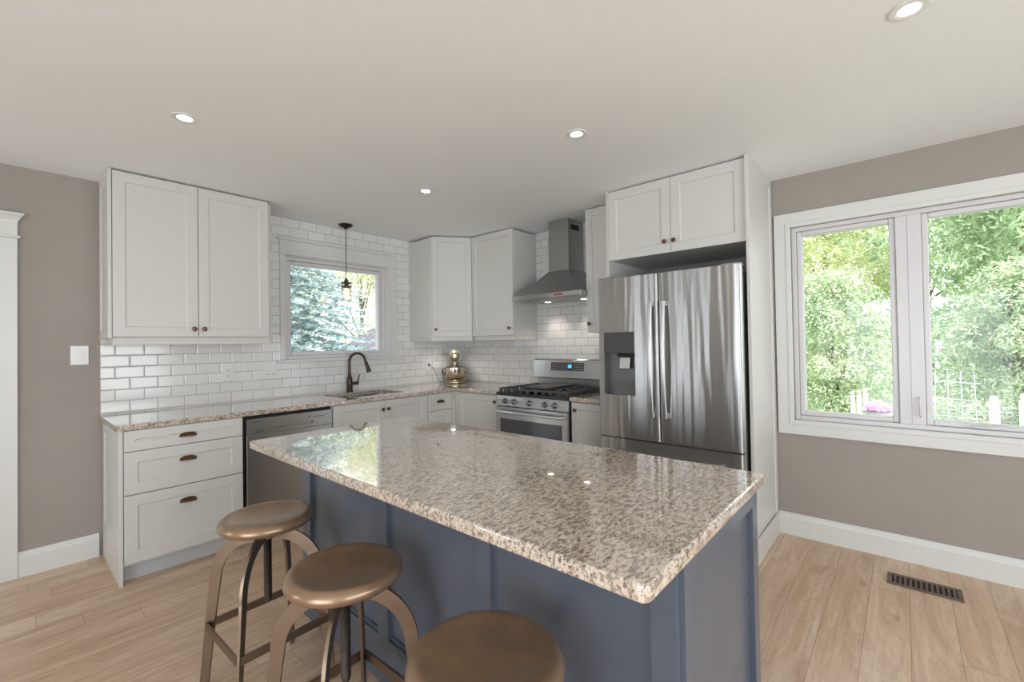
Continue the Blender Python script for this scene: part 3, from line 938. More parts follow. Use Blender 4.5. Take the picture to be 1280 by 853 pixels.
# refrigerator surround
u = thing('refrigerator_surround', 'tall white cabinet surround framing and topping the refrigerator', 'cabinet', (0, -2.336, 0), RB)
obj('side_panel', bx(0.0, 0.016, -0.6175, -0.009, 0.0, ZC-0.002, 0.001), 'cab', u)
ep = shaker(0.629, ZC-0.0025, 0.019, 0.06, 0.006)
ep.transform(Matrix.Translation((0.9475, -0.0095, 0)) @ Matrix.Rotation(PI/2, 4, 'Z') @ Matrix.Translation((-0.629, 0, 0)))
add_box(ep, 0.9655, 0.9735, -0.6385, -0.0175, 0.0, 0.149, 0.003)
obj('side_panel', ep, 'cab', u)
obj('carcass', bx(0.0165, 0.947, -0.597, -0.009, 1.945, 2.436, 0.001), 'cab', u)
for (a, b_, kx) in ((0.0175, 0.4815, 0.446), (0.4845, 0.945, 0.508)):
    dd = obj('door', shaker(b_-a, 2.447-1.941, DT, 0.062, 0.008, a, 1.941, -0.5975), 'cab', u)
    knob(dd, kx, 2.015, -0.6175)

# ------------------------------------------------------------------ refrigerator
def door_panel(w, h, t, bulge, x0, z0, y, hole=None, hd=0.08, nx=16, r=0.012):
    """door with a gently bowed front at y - t (- bulge in the middle); hole = (xa, xb, za, zb) recess of depth hd"""
    bm = new_bm()
    xs = [x0 + w*i/nx for i in range(nx+1)]
    # rounded vertical edges
    xs = sorted({*xs, x0+r*0.12, x0+r*0.45, x0+r, x0+w-r, x0+w-r*0.45, x0+w-r*0.12, *( [hole[0], hole[1]] if hole else [])})
    zs = sorted({z0, z0+h, *([hole[2], hole[3]] if hole else [])})
    def yf(x):
        s = (x-x0)/w*2-1
        d = min(x-x0, x0+w-x)
        rr = r - math.sqrt(max(0, r*r-(r-d)**2)) if d < r else 0.0
        return y - t - bulge*(1-s*s) + rr
    V = {}
    def v(i, k):
        if (i, k) not in V: V[(i, k)] = bm.verts.new((xs[i], yf(xs[i]), zs[k]))
        return V[(i, k)]
    for i in range(len(xs)-1):
        for k in range(len(zs)-1):
            xm_, zm_ = (xs[i]+xs[i+1])/2, (zs[k]+zs[k+1])/2
            if hole and hole[0] < xm_ < hole[1] and hole[2] < zm_ < hole[3]: continue
            bm.faces.new((v(i, k), v(i+1, k), v(i+1, k+1), v(i, k+1)))
    n = len(xs)-1; kz = len(zs)-1
    bl = [bm.verts.new((x0, y, z)) for z in zs]; br = [bm.verts.new((x0+w, y, z)) for z in zs]
    for k in range(kz):
        bm.faces.new((bl[k], v(0, k), v(0, k+1), bl[k+1])); bm.faces.new((v(n, k), br[k], br[k+1], v(n, k+1)))
    bm.faces.new([v(i, 0) for i in range(n, -1, -1)] + [bl[0], br[0]])
    bm.faces.new([v(i, kz) for i in range(n+1)] + [br[kz], bl[kz]])
    bm.faces.new((bl[0], bl[kz], br[kz], br[0])) if kz == 1 else bm.faces.new(bl + list(reversed(br)))
    if hole:
        ia, ib = xs.index(hole[0]), xs.index(hole[1]); ka, kb = zs.index(hole[2]), zs.index(hole[3])
        yb_ = y - t + hd
        back = {}
        for i in range(ia, ib+1):
            for k in (ka, kb): back[(i, k)] = bm.verts.new((xs[i], yb_, zs[k]))
        for i in range(ia, ib):
            bm.faces.new((v(i, ka), back[(i, ka)], back[(i+1, ka)], v(i+1, ka)))
            bm.faces.new((v(i, kb), v(i+1, kb), back[(i+1, kb)], back[(i, kb)]))
            bm.faces.new((back[(i, ka)], back[(i, kb)], back[(i+1, kb)], back[(i+1, ka)]))
        bm.faces.new((v(ia, ka), v(ia, kb), back[(ia, kb)], back[(ia, ka)]))
        bm.faces.new((v(ib, ka), back[(ib, ka)], back[(ib, kb)], v(ib, kb)))
    bmesh.ops.recalc_face_normals(bm, faces=bm.faces)
    return bm

FRY = -2.338
fr = thing('refrigerator', 'stainless french-door refrigerator with water dispenser in the white surround', 'refrigerator', (0, FRY, 0), RB)
obj('body', bx(0.022, 0.925, -0.690, -0.04, 0.03, 1.765, 0.004), 'fridgeside', fr)
FD, FT = -0.700, 0.068           # back of doors, thickness
hole = (0.050, 0.278, 0.980, 1.272)
dl = obj('door', door_panel(0.4455, 1.786-0.686, FT, 0.008, 0.0, 0.686, FD, (0.047, 0.283, 0.978, 1.409), 0.062), 'fridge', fr, True)
dr_ = obj('door', door_panel(0.4875, 1.786-0.686, FT, 0.008, 0.4495, 0.686, FD), 'fridge', fr, True)
fz = obj('freezer_drawer', door_panel(0.937, 0.678-0.06, FT, 0.006, 0.0, 0.06, FD), 'fridge', fr, True)
obj('toe_grille', bx(0.02, 0.92, -0.66, -0.64, 0.0, 0.029, 0), 'black', fr)
obj('hinge_cover', bx(0.83, 0.935, -0.745, -0.645, 1.787, 1.800, 0.003), 'fridgeside', fr)
obj('hinge_cover', bx(0.0, 0.105, -0.745, -0.645, 1.787, 1.800, 0.003), 'fridgeside', fr)
# dispenser
M['smoke'] = paint('smoky_gloss_panel', (74, 74, 75), 0.10, 0.08, coat=0.5)
M['dispgrey'] = paint('dispenser_grey', (112, 113, 114), 0.3, 0.04, metal=0.5)
dp = obj('dispenser_panel', bx(0.0485, 0.2815, FD-FT-0.006, FD-FT+0.05, 1.262, 1.4075, 0.003), 'smoke', dl)
ds = new_bm()
bk = FD-FT+0.0615
add_box(ds, 0.0485, 0.2815, bk-0.004, bk, 0.98, 1.2615)
add_box(ds, 0.0485, 0.052, FD-FT+0.004, bk-0.004, 0.98, 1.2615); add_box(ds, 0.278, 0.2815, FD-FT+0.004, bk-0.004, 0.98, 1.2615)
obj('dispenser_niche', ds, 'dispgrey', dl)
pv = prism([(0.0, 0.0), (0.0, 0.09), (0.05, 0.0)], 0.0, 0.165)
pv.transform(Matrix.Translation((0.110, bk-0.0045, 0.9805)) @ Matrix(((0, 0, 1, 0), (-1, 0, 0, 0), (0, 1, 0, 0), (0, 0, 0, 1))))
obj('drip_tray', pv, 'dispgrey', dl)
obj('nozzle', bx(0.140, 0.270, FD-FT+0.012, bk-0.0045, 1.238, 1.2615, 0.004), 'black', dl)
pd = bx(0.158, 0.232, FD-FT+0.018, FD-FT+0.028, 1.155, 1.2375, 0.005)
pd.transform(Matrix.Translation((0, FD-FT+0.02, 1.2)) @ Matrix.Rotation(-0.2, 4, 'X') @ Matrix.Translation((0, -(FD-FT+0.02), -1.2)))
obj('paddle', pd, 'chrome', dl)
def bow_handle(x, z0, z1, y, parent, horizontal=False, out=0.052):
    path, wid, nor = [], [], []
    n = 22
    for k in range(n+1):
        t = k/n
        o_ = 0.028 + (out-0.028)*math.sin(PI*t)**0.8
        path.append((x, y-o_, z0+(z1-z0)*t) if not horizontal else (z0+(z1-z0)*t, y-o_, x))
    bm = new_bm()
    rings = []
    prof = [(-0.013, 0.006), (-0.0145, -0.001), (-0.010, -0.008), (0.0, -0.010), (0.010, -0.008), (0.0145, -0.001), (0.013, 0.006)]
    for (px, py, pz) in path:
        if not horizontal: rings.append([bm.verts.new((px+a, py+b_, pz)) for a, b_ in prof])
        else: rings.append([bm.verts.new((px, py+b_, pz+a)) for a, b_ in prof])
    for a, b_ in zip(rings, rings[1:]):
        for i in range(len(prof)):
            j = (i+1) % len(prof)
            bm.faces.new((a[i], a[j], b_[j], b_[i]))
    bm.faces.new(rings[0]); bm.faces.new(list(reversed(rings[-1])))
    bmesh.ops.recalc_face_normals(bm, faces=bm.faces)
    for t in (0.02, 0.98):
        q = z0+(z1-z0)*t
        if not horizontal: add_box(bm, x-0.008, x+0.008, y-0.032, y+0.002, q-0.014, q+0.014, 0.003)
        else: add_box(bm, q-0.014, q+0.014, y-0.032, y+0.002, x-0.008, x+0.008, 0.003)
    return obj('handle', bm, 'chrome', parent, True)
bow_handle(0.404, 0.848, 1.60, FD-FT-0.001, dl)
bow_handle(0.491, 0.848, 1.60, FD-FT-0.001, dr_)
bow_handle(0.592, 0.065, 0.835, FD-FT-0.004, fz, True)

# ------------------------------------------------------------------ gas stove
SY = -1.2235
st = thing('gas_stove', 'stainless gas stove with five knobs under the range hood', 'stove', (0, SY, 0), RB)
W = 0.7725
obj('body', bx(0.002, W-0.002, -0.640, -0.03, 0.02, 0.885, 0.002), 'enamel', st)
cp = new_bm()                                   # slanted control panel
ring = []
for xx in (0.0, W):
    ring.append([cp.verts.new((xx, yy, zz)) for yy, zz in ((-0.640, 0.795), (-0.668, 0.795), (-0.664, 0.800), (-0.648, 0.882), (-0.640, 0.882))])
for i in range(5):
    j = (i+1) % 5
    cp.faces.new((ring[0][i], ring[0][j], ring[1][j], ring[1][i]))
cp.faces.new(ring[0]); cp.faces.new(list(reversed(ring[1])))
bmesh.ops.recalc_face_normals(cp, faces=cp.faces)
pn = obj('control_panel', cp, 'steel', st)
for kx in (0.106, 0.208, 0.376, 0.541, 0.640):
    kb = lathe([(0, 0), (0.026, 0), (0.026, 0.004), (0.020, 0.007), (0.0185, 0.026), (0.016, 0.030), (0, 0.031)], 24)
    add_box(kb, -0.0045, 0.0045, -0.017, 0.017, 0.030, 0.036, 0.001)
    obj('knob', kb, 'knobsteel', pn, True, Matrix.Translation((kx, -0.657, 0.836)) @ Matrix.Rotation(PI/2-0.19, 4, 'X'))
ov = new_bm()                                   # oven door with a window hole
for a in ((0.004, 0.055, 0.19, 0.788), (W-0.055, W-0.004, 0.19, 0.788), (0.055, W-0.055, 0.685, 0.788), (0.055, W-0.055, 0.19, 0.33)):
    add_box(ov, a[0], a[1], -0.672, -0.6405, a[2], a[3], 0.0)
od = obj('oven_door', ov, 'steel', st)
obj('oven_window', bx(0.0555, W-0.0555, -0.668, -0.6405, 0.3305, 0.6845, 0.0), 'smoke', od)
hb = tube([(0.03, -0.672, 0.748), (0.03, -0.705, 0.750), (0.05, -0.720, 0.750), (W-0.05, -0.720, 0.750), (W-0.03, -0.705, 0.750), (W-0.03, -0.672, 0.748)], 0.0115, 14)
obj('handle', hb, 'chrome', od, True)
obj('storage_drawer', bx(0.004, W-0.004, -0.668, -0.6405, 0.03, 0.183, 0.004), 'steel', st)
ct = bx(-0.001, W+0.001, -0.662, -0.075, 0.8855, 0.912, 0.004)
obj('cooktop', ct, 'enamel', st)
# backguard
bgm = new_bm()
ring = []
for xx in (-0.010, W+0.010):
    ring.append([bgm.verts.new((xx, yy, zz)) for yy, zz in ((-0.012, 1.005), (-0.108, 1.005), (-0.112, 1.012), (-0.092, 1.176), (-0.082, 1.186), (-0.012, 1.186))])
for i in range(6):
    j = (i+1) % 6
    bgm.faces.new((ring[0][i], ring[0][j], ring[1][j], ring[1][i]))
bgm.faces.new(ring[0]); bgm.faces.new(list(reversed(ring[1])))
bmesh.ops.recalc_face_normals(bgm, faces=bgm.faces)
bgo = obj('backguard', bgm, 'steel', st)
obj('riser', bx(0.015, W-0.015, -0.074, -0.012, 0.8855, 1.0045, 0.001), 'dwsteel', st)
dm = Matrix.Translation((0.385, -0.1015, 1.117)) @ Matrix.Rotation(-0.121, 4, 'X')
dsp = obj('display_panel', bx(-0.182, 0.182, -0.004, 0.003, -0.038, 0.038, 0.001), 'smoke', bgo, False, dm)
obj('clock', bx(0.015, 0.055, -0.0055, -0.0042, -0.012, 0.020, 0), 'bluelcd', dsp)
M['keys'] = paint('panel_key_grey', (150, 150, 150), 0.4, 0.05)
for k in range(8):
    for r_ in range(3):
        xx = -0.165 + k*0.021 + (0.0 if k < 4 else 0.012)
        obj('key', bx(xx, xx+0.011, -0.0050, -0.0042, -0.028+r_*0.022, -0.021+r_*0.022, 0), 'keys', dsp)
for k in range(4):
    for r_ in range(3):
        xx = 0.080 + k*0.023
        obj('key', bx(xx, xx+0.012, -0.0050, -0.0042, -0.028+r_*0.022, -0.021+r_*0.022, 0), 'keys', dsp)
# burners and grates
for (bx_, by_, r_) in ((0.16, -0.52, 0.045), (0.16, -0.22, 0.036), (0.386, -0.37, 0.05), (0.612, -0.52, 0.05), (0.612, -0.22, 0.036)):
    obj('burner', lathe([(0, 0.022), (r_*0.75, 0.022), (r_*0.8, 0.016), (r_, 0.015), (r_, 0.006), (r_*1.25, 0.0), (0, 0)], 26, (bx_, by_, 0.9125)), 'iron', st, True)
def grate(x0, x1):
    bm = new_bm()
    y0, y1 = -0.640, -0.105
    zt, tb = 0.949, 0.013
    for xx in (x0, x1-tb): add_box(bm, xx, xx+tb, y0, y1, zt-0.016, zt, 0.002)
    for yy in (y0, y1-tb, (y0+y1)/2-tb/2): add_box(bm, x0+tb, x1-tb, yy, yy+tb, zt-0.016, zt, 0.002)
    xm_ = (x0+x1)/2
    for cy_ in ((y0*3+y1)/4, (y0+3*y1)/4):
        add_box(bm, xm_-tb/2, xm_+tb/2, cy_+0.03, cy_+0.125, zt-0.014, zt+0.003, 0.002)
        add_box(bm, xm_-tb/2, xm_+tb/2, cy_-0.125, cy_-0.03, zt-0.014, zt+0.003, 0.002)
        add_box(bm, x0+tb, xm_-0.03, cy_-tb/2, cy_+tb/2, zt-0.014, zt+0.003, 0.002)
        add_box(bm, xm_+0.03, x1-tb, cy_-tb/2, cy_+tb/2, zt-0.014, zt+0.003, 0.002)
    # legs and toothed outer skirts
    k = 0
    yy = y0
    while yy < y1-0.02:
        for xx in (x0, x1-tb): add_box(bm, xx, xx+tb, yy, yy+0.026, 0.9125, zt-0.015, 0.002)
        yy += 0.058
    for xx in (x0+0.06, x1-0.09): 
        add_box(bm, xx, xx+0.03, y0, y0+tb, 0.9125, zt-0.015, 0.002)
    return bm
for (a, b_) in ((0.018, 0.262), (0.266, 0.508), (0.512, 0.756)):
    obj('grate', grate(a, b_), 'iron', st)
g = bx(0.262, 0.512, -0.60, -0.13, 0.9535, 0.968, 0.005)
add_box(g, 0.27, 0.504, -0.594, -0.56, 0.968, 0.974, 0.003); add_box(g, 0.365, 0.41, -0.135, -0.112, 0.958, 0.966, 0.004)
gr = obj('griddle', g, 'iron')
gr.location = (0, SY, 0); gr.rotation_euler = (0, 0, RB)
tag(gr, 'black cast iron griddle plate resting on the middle of the stove grates', 'griddle')

# ------------------------------------------------------------------ range hood
hd = thing('range_hood', 'stainless chimney range hood above the stove', 'range hood', (0, -1.645, 0), RB)
H = 0.372
bm = new_bm()
def ringv(x0, x1, y0, y1, z): return [bm.verts.new(c) for c in ((x0, y0, z), (x1, y0, z), (x1, y1, z), (x0, y1, z))]
cr_ = []
cr_.append(ringv(-H, H, -0.480, -0.010, 1.774))
for t in (0.33, 0.66, 1.0):
    # slightly concave canopy
    s = t - 0.06*math.sin(PI*t)
    hw = H + (0.112-H)*t; yf = -0.480 + (0.480-0.262)*t; zz = 1.774 + (1.996-1.774)*s
    cr_.append(ringv(-hw, hw, yf, -0.010, zz))
for a, b_ in zip(cr_, cr_[1:]):
    for i in range(4):
        j = (i+1) % 4
        bm.faces.new((a[i], a[j], b_[j], b_[i]))
bm.faces.new(list(reversed(cr_[0]))); bm.faces.new(cr_[-1])
bmesh.ops.recalc_face_normals(bm, faces=bm.faces)
obj('canopy', bm, 'hoodsteel', hd)
rim = obj('rim', bx(-H, H, -0.482, -0.010, 1.733, 1.7735, 0.002), 'steel', hd)
obj('filter', bx(-H+0.03, H-0.03, -0.45, -0.04, 1.7295, 1.7325, 0.0), 'dwsteel', rim)
for xx in (-0.2, 0.2):
    obj('hood_lamp', lathe([(0, -0.003), (0.026, -0.003), (0.03, 0.0), (0, 0.0)], 20, (xx, -0.16, 1.7293)), 'hoodled', rim)
obj('display', bx(0.10, 0.19, -0.4835, -0.4822, 1.746, 1.762, 0), 'redled', rim)
chm = new_bm()
add_box(chm, -0.111, 0.111, -0.260, -0.010, 1.9965, 2.30, 0.001)
add_box(chm, -0.109, 0.109, -0.258, -0.010, 2.30, ZC-0.002, 0.001)
ch = obj('chimney', chm, 'dwsteel', hd)
obj('vent_slot', bx(0.1092, 0.1105, -0.215, -0.085, 2.365, 2.412, 0), 'black', ch)
for xx in (-0.2, 0.2):
    l = bpy.data.lights.new('hood_lamp_light', 'SPOT'); l.energy = 4.5; l.spot_size = math.radians(110); l.spot_blend = 0.7; l.color = (1.0, 0.90, 0.80); l.shadow_soft_size = 0.03
    lo = bpy.data.objects.new('hood_lamp_light', l); COL.objects.link(lo); lo.parent = hd; lo.location = (xx, -0.16, 1.722)

# ------------------------------------------------------------------ island
IX0, IX1, IY0, IY1 = -2.832, -1.961, -3.637, -1.702
isl = thing('kitchen_island', 'slate blue panelled kitchen island base under the granite top', 'island', (-2.61, -1.78, 0))
bx0, bx1, by0, by1 = -2.600, -1.968, -3.592, -1.780      # core
core = bx(bx0+2.61, bx1-0.012+2.61, by0+0.0+1.78, by1-0.010+1.78, 0.055, 0.8775, 0.001)
obj('carcass', core, 'navy', isl)
toe = bx(bx0+0.03+2.61, bx1-0.04+2.61, by0+0.03+1.78, by1-0.03+1.78, 0.0, 0.0545, 0)
obj('plinth', toe, 'navy', isl)
def panel_face(width, cells, z0, z1, rail_b, rail_t, t=0.022, rec=0.018):
    """face frame with recessed panels; x across, front at -t"""
    bm = new_bm()
    xs = [0.0]
    for a, b_ in cells: xs += [a, b_]
    xs.append(width)
    for i in range(0, len(xs), 2): add_box(bm, xs[i], xs[i+1], -t, 0, z0, z1)
    for a, b_ in cells:
        add_box(bm, a, b_, -t, 0, z0, z0+rail_b); add_box(bm, a, b_, -t, 0, z1-rail_t, z1)
        add_box(bm, a, b_, -t+rec, 0, z0+rail_b, z1-rail_t)
        s = 0.012                                 # bead round the panel
        for (u0, u1, c0, c1) in ((a, b_, z0+rail_b, z0+rail_b+s), (a, b_, z1-rail_t-s, z1-rail_t)):
            add_box(bm, u0, u1, -t+rec*0.55, -t+rec, c0, c1, 0.0015)
    return bm
# long face towards the stools (faces -X): local x runs towards -Y
LW = (by1 - 0.0) - (by0 - 0.010)
cells = [(0.080, 0.655), (0.720, 1.200), (1.265, 1.765)]
pf = panel_face(LW, cells, 0.056, 0.8775, 0.175, 0.075)
obj('front_panel', pf, 'navy', isl, False, Matrix.Translation((bx0-0.0003+2.61, 0, 0)) @ Matrix.Rotation(RB, 4, 'Z'))
ef = panel_face(bx1-bx0+0.0, [(0.045, bx1-bx0-0.055)], 0.056, 0.8775, 0.16, 0.06)
obj('end_panel', ef, 'navy', isl, False, Matrix.Translation((bx0+2.61, by0-0.0003+1.78, 0)))
bf = panel_face(bx1-bx0-0.02, [(0.05, bx1-bx0-0.07)], 0.056, 0.8775, 0.16, 0.06)
obj('end_panel', bf, 'navy', isl, False, Matrix.Translation((bx1-0.012+2.61, by1+1.78, 0)) @ Matrix.Rotation(PI, 4, 'Z') @ Matrix.Translation((0, 0.0095, 0)))
kd = new_bm()
for k in range(3): shaker(0.585, 0.80, 0.018, 0.06, 0.007, 0.01+k*0.598, 0.065, 0.0, kd)
obj('door', kd, 'navy', isl, False, Matrix.Translation((bx1-0.0115+2.61, by0+1.78, 0)) @ Matrix.Rotation(PI/2, 4, 'Z'))
it = obj('island_worktop', slab(round_poly([(IX0, IY0), (IX1, IY0), (IX1, IY1), (IX0, IY1)], 0.022, 5), 0.8785, T, 0.007), 'granite', None, True, None, True)
tag(it, 'large speckled granite slab with rounded corners on top of the blue island', 'worktop')

# ------------------------------------------------------------------ bar stools
def make_stool():
    root = thing('bar_stool', '', 'stool', (0, 0, 0), math.radians(2), 'bar stools along the island')
    r, zt = 0.172, 0.676
    prof = [(0, zt-0.019), (0.05, zt-0.017), (0.10, zt-0.011), (0.132, zt-0.004), (0.146, zt), (0.157, zt-0.002), (0.166, zt-0.009), (0.1715, zt-0.020), (0.170, zt-0.031), (0.162, zt-0.040), (0.150, zt-0.044), (0, zt-0.044)]
    obj('seat', lathe(prof, 72), 'stool', root, True)
    zm = zt-0.044
    obj('hub', lathe([(0, zm-0.004), (0.045, zm-0.004), (0.045, zm-0.012), (0.026, zm-0.016), (0.026, zm-0.052), (0, zm-0.052)], 24), 'stoolleg', root, True)
    # threaded screw
    sc = new_bm()
    zs0, zs1, pitch = 0.335, zm-0.052, 0.0065
    n = int((zs1-zs0)/pitch)*2
    pr_ = [(0, zs0-0.012), (0.010, zs0-0.012), (0.013, zs0-0.004)]
    for k in range(n+1): pr_.append((0.0155 if k % 2 else 0.0125, zs0 + k*pitch/2))
    pr_.append((0, zs1))
    lathe(pr_, 16, (0, 0, 0), sc)
    obj('screw', sc, 'screw', root, False)
    # four bent flat-bar legs and four rungs
    zr = 0.245
    def leg_curve(t):
        # t 0 at hub, 1 at floor: quarter arch then a straight, slightly flared leg
        if t < 0.5:
            a = t/0.5*PI/2
            return 0.022+0.176*math.sin(a), 0.428+0.172*math.cos(a)
        s = (t-0.5)/0.5
        return 0.198+0.046*s**0.9, 0.428*(1-s)
    for k in range(4):
        a = math.radians(45+90*k)
        rad = Vector((math.cos(a), math.sin(a), 0)); sd = Vector((-math.sin(a), math.cos(a), 0))
        path, wid, nor = [], [], []
        N = 44
        for i in range(N+1):
            t = i/N
            d0 = leg_curve(max(0, t-0.004)); d1_ = leg_curve(min(1, t+0.004)); c0 = leg_curve(t)
            tv = rad*(d1_[0]-d0[0]) + Vector((0, 0, d1_[1]-d0[1]))
            nv = tv.cross(sd)
            path.append(rad*c0[0] + Vector((0, 0, c0[1]))); nor.append(nv)
            wid.append(0.050-0.012*min(1, t*1.6) - 0.012*max(0, t-0.5))
        lg = ribbon(path, wid, nor, 0.010, sd)
        # trim the foot flat on the floor
        for v_ in lg.verts:
            if v_.co.z < 0.0: v_.co.z = 0.0
        lo = obj('leg', lg, 'stoolleg', root)
    for k in range(4):
        a0, a1 = math.radians(45+90*k), math.radians(135+90*k)
        rr = leg_curve(0.5+0.5*(1-zr/0.428))[0] + 0.002
        p0 = Vector((rr*math.cos(a0), rr*math.sin(a0), zr)); p1 = Vector((rr*math.cos(a1), rr*math.sin(a1), zr))
        dv = (p1-p0).normalized(); out = dv.cross(Vector((0, 0, 1)))
        rb = ribbon([p0-dv*0.004, p1+dv*0.004], [0.030, 0.030], [Vector((0, 0, 1))]*2, 0.008, out)
        rb.transform(Matrix.Translation(out*0.012))
        obj('rung', rb, 'stoolleg', root)
    return root
def copy_tree(o):
    c_ = o.copy(); COL.objects.link(c_)
    for ch_ in list(o.children):
        k = ch_.copy(); COL.objects.link(k); k.parent = c_
    return c_
proto = make_stool()
spots = [((-2.875, -2.040), 2, 'bronzed metal bar stool at the far end of the island, nearest the dishwasher'),
         ((-2.887, -2.683), 2, 'bronzed metal bar stool standing between the other two stools'),
         ((-2.885, -3.287), 2, 'bronzed metal bar stool at the near end of the island, closest to the camera')]
for i, (p, rz, lab) in enumerate(spots):
    o = proto if i == 0 else copy_tree(proto)
    o.location = (p[0], p[1], 0); o.rotation_euler = (0, 0, math.radians(rz))
    o['label'] = lab

# ------------------------------------------------------------------ pendant, downlights
pn = thing('pendant_lamp', 'small glass jar pendant lamp on a dark cord over the sink', 'lamp', (-1.508, -0.156, ZC))
obj('canopy', lathe([(0, -0.002), (0.062, -0.002), (0.064, -0.006), (0.050, -0.020), (0.020, -0.032), (0.008, -0.042), (0, -0.042)], 32), 'darkbronze', pn, True)
obj('cord', tube([(0, 0, -0.040), (0, 0, -0.502)], 0.0035, 8), 'black', pn, True)
obj('socket', lathe([(0, -0.495), (0.008, -0.497), (0.016, -0.512), (0.020, -0.520), (0.020, -0.585), (0, -0.585)], 20), 'bronze', pn, True)
shd = obj('shade', lathe([(0.012, -0.525), (0.040, -0.532), (0.045, -0.545), (0.045, -0.70)], 32), 'jar', pn, True)
for zz in (-0.533, -0.568):
    obj('band', lathe([(0.0455, zz), (0.048, zz), (0.048, zz-0.009), (0.0455, zz-0.009), (0.0455, zz)], 32), 'darkbronze', shd, True)
obj('bulb', lathe([(0, -0.5855), (0.012, -0.587), (0.014, -0.60), (0.019, -0.625), (0.019, -0.66), (0.010, -0.682), (0, -0.687)], 20), 'bulb', pn, True)

def downlight(p, label):
    t = thing('recessed_downlight', label, 'ceiling light', (p[0], p[1], ZC), 0, 'recessed ceiling downlights')
    obj('trim_ring', lathe([(0.030, -0.001), (0.056, -0.001), (0.055, -0.004), (0.040, -0.006), (0.031, -0.003), (0.030, -0.001)], 40), 'lampsteel', t, True)
    obj('lens', lathe([(0, -0.0035), (0.020, -0.0032), (0.030, -0.0016), (0.030, -0.0009), (0, -0.0009)], 32), 'led', t, True)
    return t
downlight((-3.000, -1.400), 'round lit ceiling downlight above the left upper cabinet')
downlight((-1.556, -2.692), 'round lit ceiling downlight nearest the refrigerator cabinet')
downlight((-1.558, -1.404), 'round lit ceiling downlight nearest the sink pendant')
downlight((-1.545, -4.020), 'round lit ceiling downlight at the upper right, largest of the four')

# puck light under the corner cabinet
pk = thing('puck_light', 'tiny lit puck light under the corner upper cabinet', 'light', (-0.37, -0.30, 1.4215))
obj('housing', lathe([(0, -0.0005), (0.034, -0.0005), (0.034, -0.012), (0.028, -0.014), (0, -0.014)], 24), 'lampsteel', pk, True)
obj('lens', lathe([(0, -0.0165), (0.022, -0.0155), (0.024, -0.0145), (0, -0.0145)], 20), 'led', pk, True)
l = bpy.data.lights.new('puck_light_light', 'SPOT'); l.energy = 2.5; l.spot_size = math.radians(140); l.spot_blend = 0.6; l.color = (1.0, 0.94, 0.86); l.shadow_soft_size = 0.03
lo = bpy.data.objects.new('puck_light_light', l); COL.objects.link(lo); lo.parent = pk; lo.location = (0, 0, -0.03)

# ------------------------------------------------------------------ switch, sockets
def plate(bm, w, h): add_box(bm, -w/2, w/2, -0.006, 0.0, -h/2, h/2, 0.003)
t = thing('light_switch', 'white rocker light switch on the greige wall left of the cabinets', 'switch', (-3.257, -0.0007, 1.312))
bm = new_bm(); plate(bm, 0.086, 0.122); obj('plate', bm, 'plate', t)
bm = bx(-0.017, 0.017, -0.0095, -0.0062, -0.034, 0.034, 0.002); obj('rocker', bm, 'plate', t)
t = thing('wall_socket', 'white duplex wall socket on the tiles under the left upper cabinet', 'socket', (-2.424, -0.0085, 1.146))
bm = new_bm(); plate(bm, 0.078, 0.118); obj('plate', bm, 'plate', t)
for zz in (-0.022, 0.022):
    rc = obj('receptacle', bx(-0.017, 0.017, -0.0085, -0.0062, zz-0.015, zz+0.015, 0.002), 'plate', t)
    for xx in (-0.007, 0.007): obj('slot', bx(xx-0.0015, xx+0.0015, -0.009, -0.0086, zz-0.003, zz+0.008, 0), 'slot', rc)
    obj('slot', bx(-0.003, 0.003, -0.009, -0.0086, zz-0.011, zz-0.006, 0), 'slot', rc)
t = thing('wall_switch', 'white double wall switch plate on the tiles beside the window sill', 'switch', (-2.112, -0.0085, 1.146))
bm = new_bm(); plate(bm, 0.122, 0.118); obj('plate', bm, 'plate', t)
for xx in (-0.024, 0.024):
    rk = obj('rocker', bx(xx-0.017, xx+0.017, -0.0095, -0.0062, -0.034, 0.034, 0.002), 'plate', t)
    obj('slot', bx(xx-0.012, xx+0.012, -0.0102, -0.0096, -0.030, -0.0265, 0), 'slot', rk)
t = thing('wall_socket', 'white wall socket on the tiles with the mixer plugged in', 'socket', (-0.472, -0.0085, 1.122))
bm = new_bm(); plate(bm, 0.076, 0.116); obj('plate', bm, 'plate', t)
for zz in (-0.022, 0.022):
    rc = obj('receptacle', bx(-0.017, 0.017, -0.0085, -0.0062, zz-0.015, zz+0.015, 0.002), 'plate', t)
    for xx in (-0.007, 0.007): obj('slot', bx(xx-0.0015, xx+0.0015, -0.009, -0.0086, zz-0.003, zz+0.008, 0), 'slot', rc)

# ------------------------------------------------------------------ stand mixer (faces the camera across the corner)
MA = math.atan2(-0.75, -0.66)
mx = thing('stand_mixer', 'champagne gold stand mixer with a shiny bowl in the worktop corner', 'mixer', (-0.235, -0.185, T+0.0008), MA)
# local +x = forward (towards the room)
def ellipsoid_rows(sections, n=28):
    """loft of ellipses along x: (x, cz, ry, rz)"""
    bm = new_bm(); rings = []
    for (x, cz, ry, rz) in sections:
        if ry < 1e-5: rings.append([bm.verts.new((x, 0, cz))])
        else: rings.append([bm.verts.new((x, ry*math.cos(2*PI*i/n), cz+rz*math.sin(2*PI*i/n))) for i in range(n)])
    for a, b_ in zip(rings, rings[1:]):
        for i in range(n):
            j = (i+1) % n
            if len(a) == 1: bm.faces.new((a[0], b_[i], b_[j]))
            elif len(b_) == 1: bm.faces.new((a[i], a[j], b_[0]))
            else: bm.faces.new((a[i], a[j], b_[j], b_[i]))
    bmesh.ops.recalc_face_normals(bm, faces=bm.faces)
    return bm
bp = [(math.cos(a)*0.13+0.06 if math.cos(a) > 0 else math.cos(a)*0.10+0.06, math.sin(a)*0.115) for a in [2*PI*k/36 for k in range(36)]]
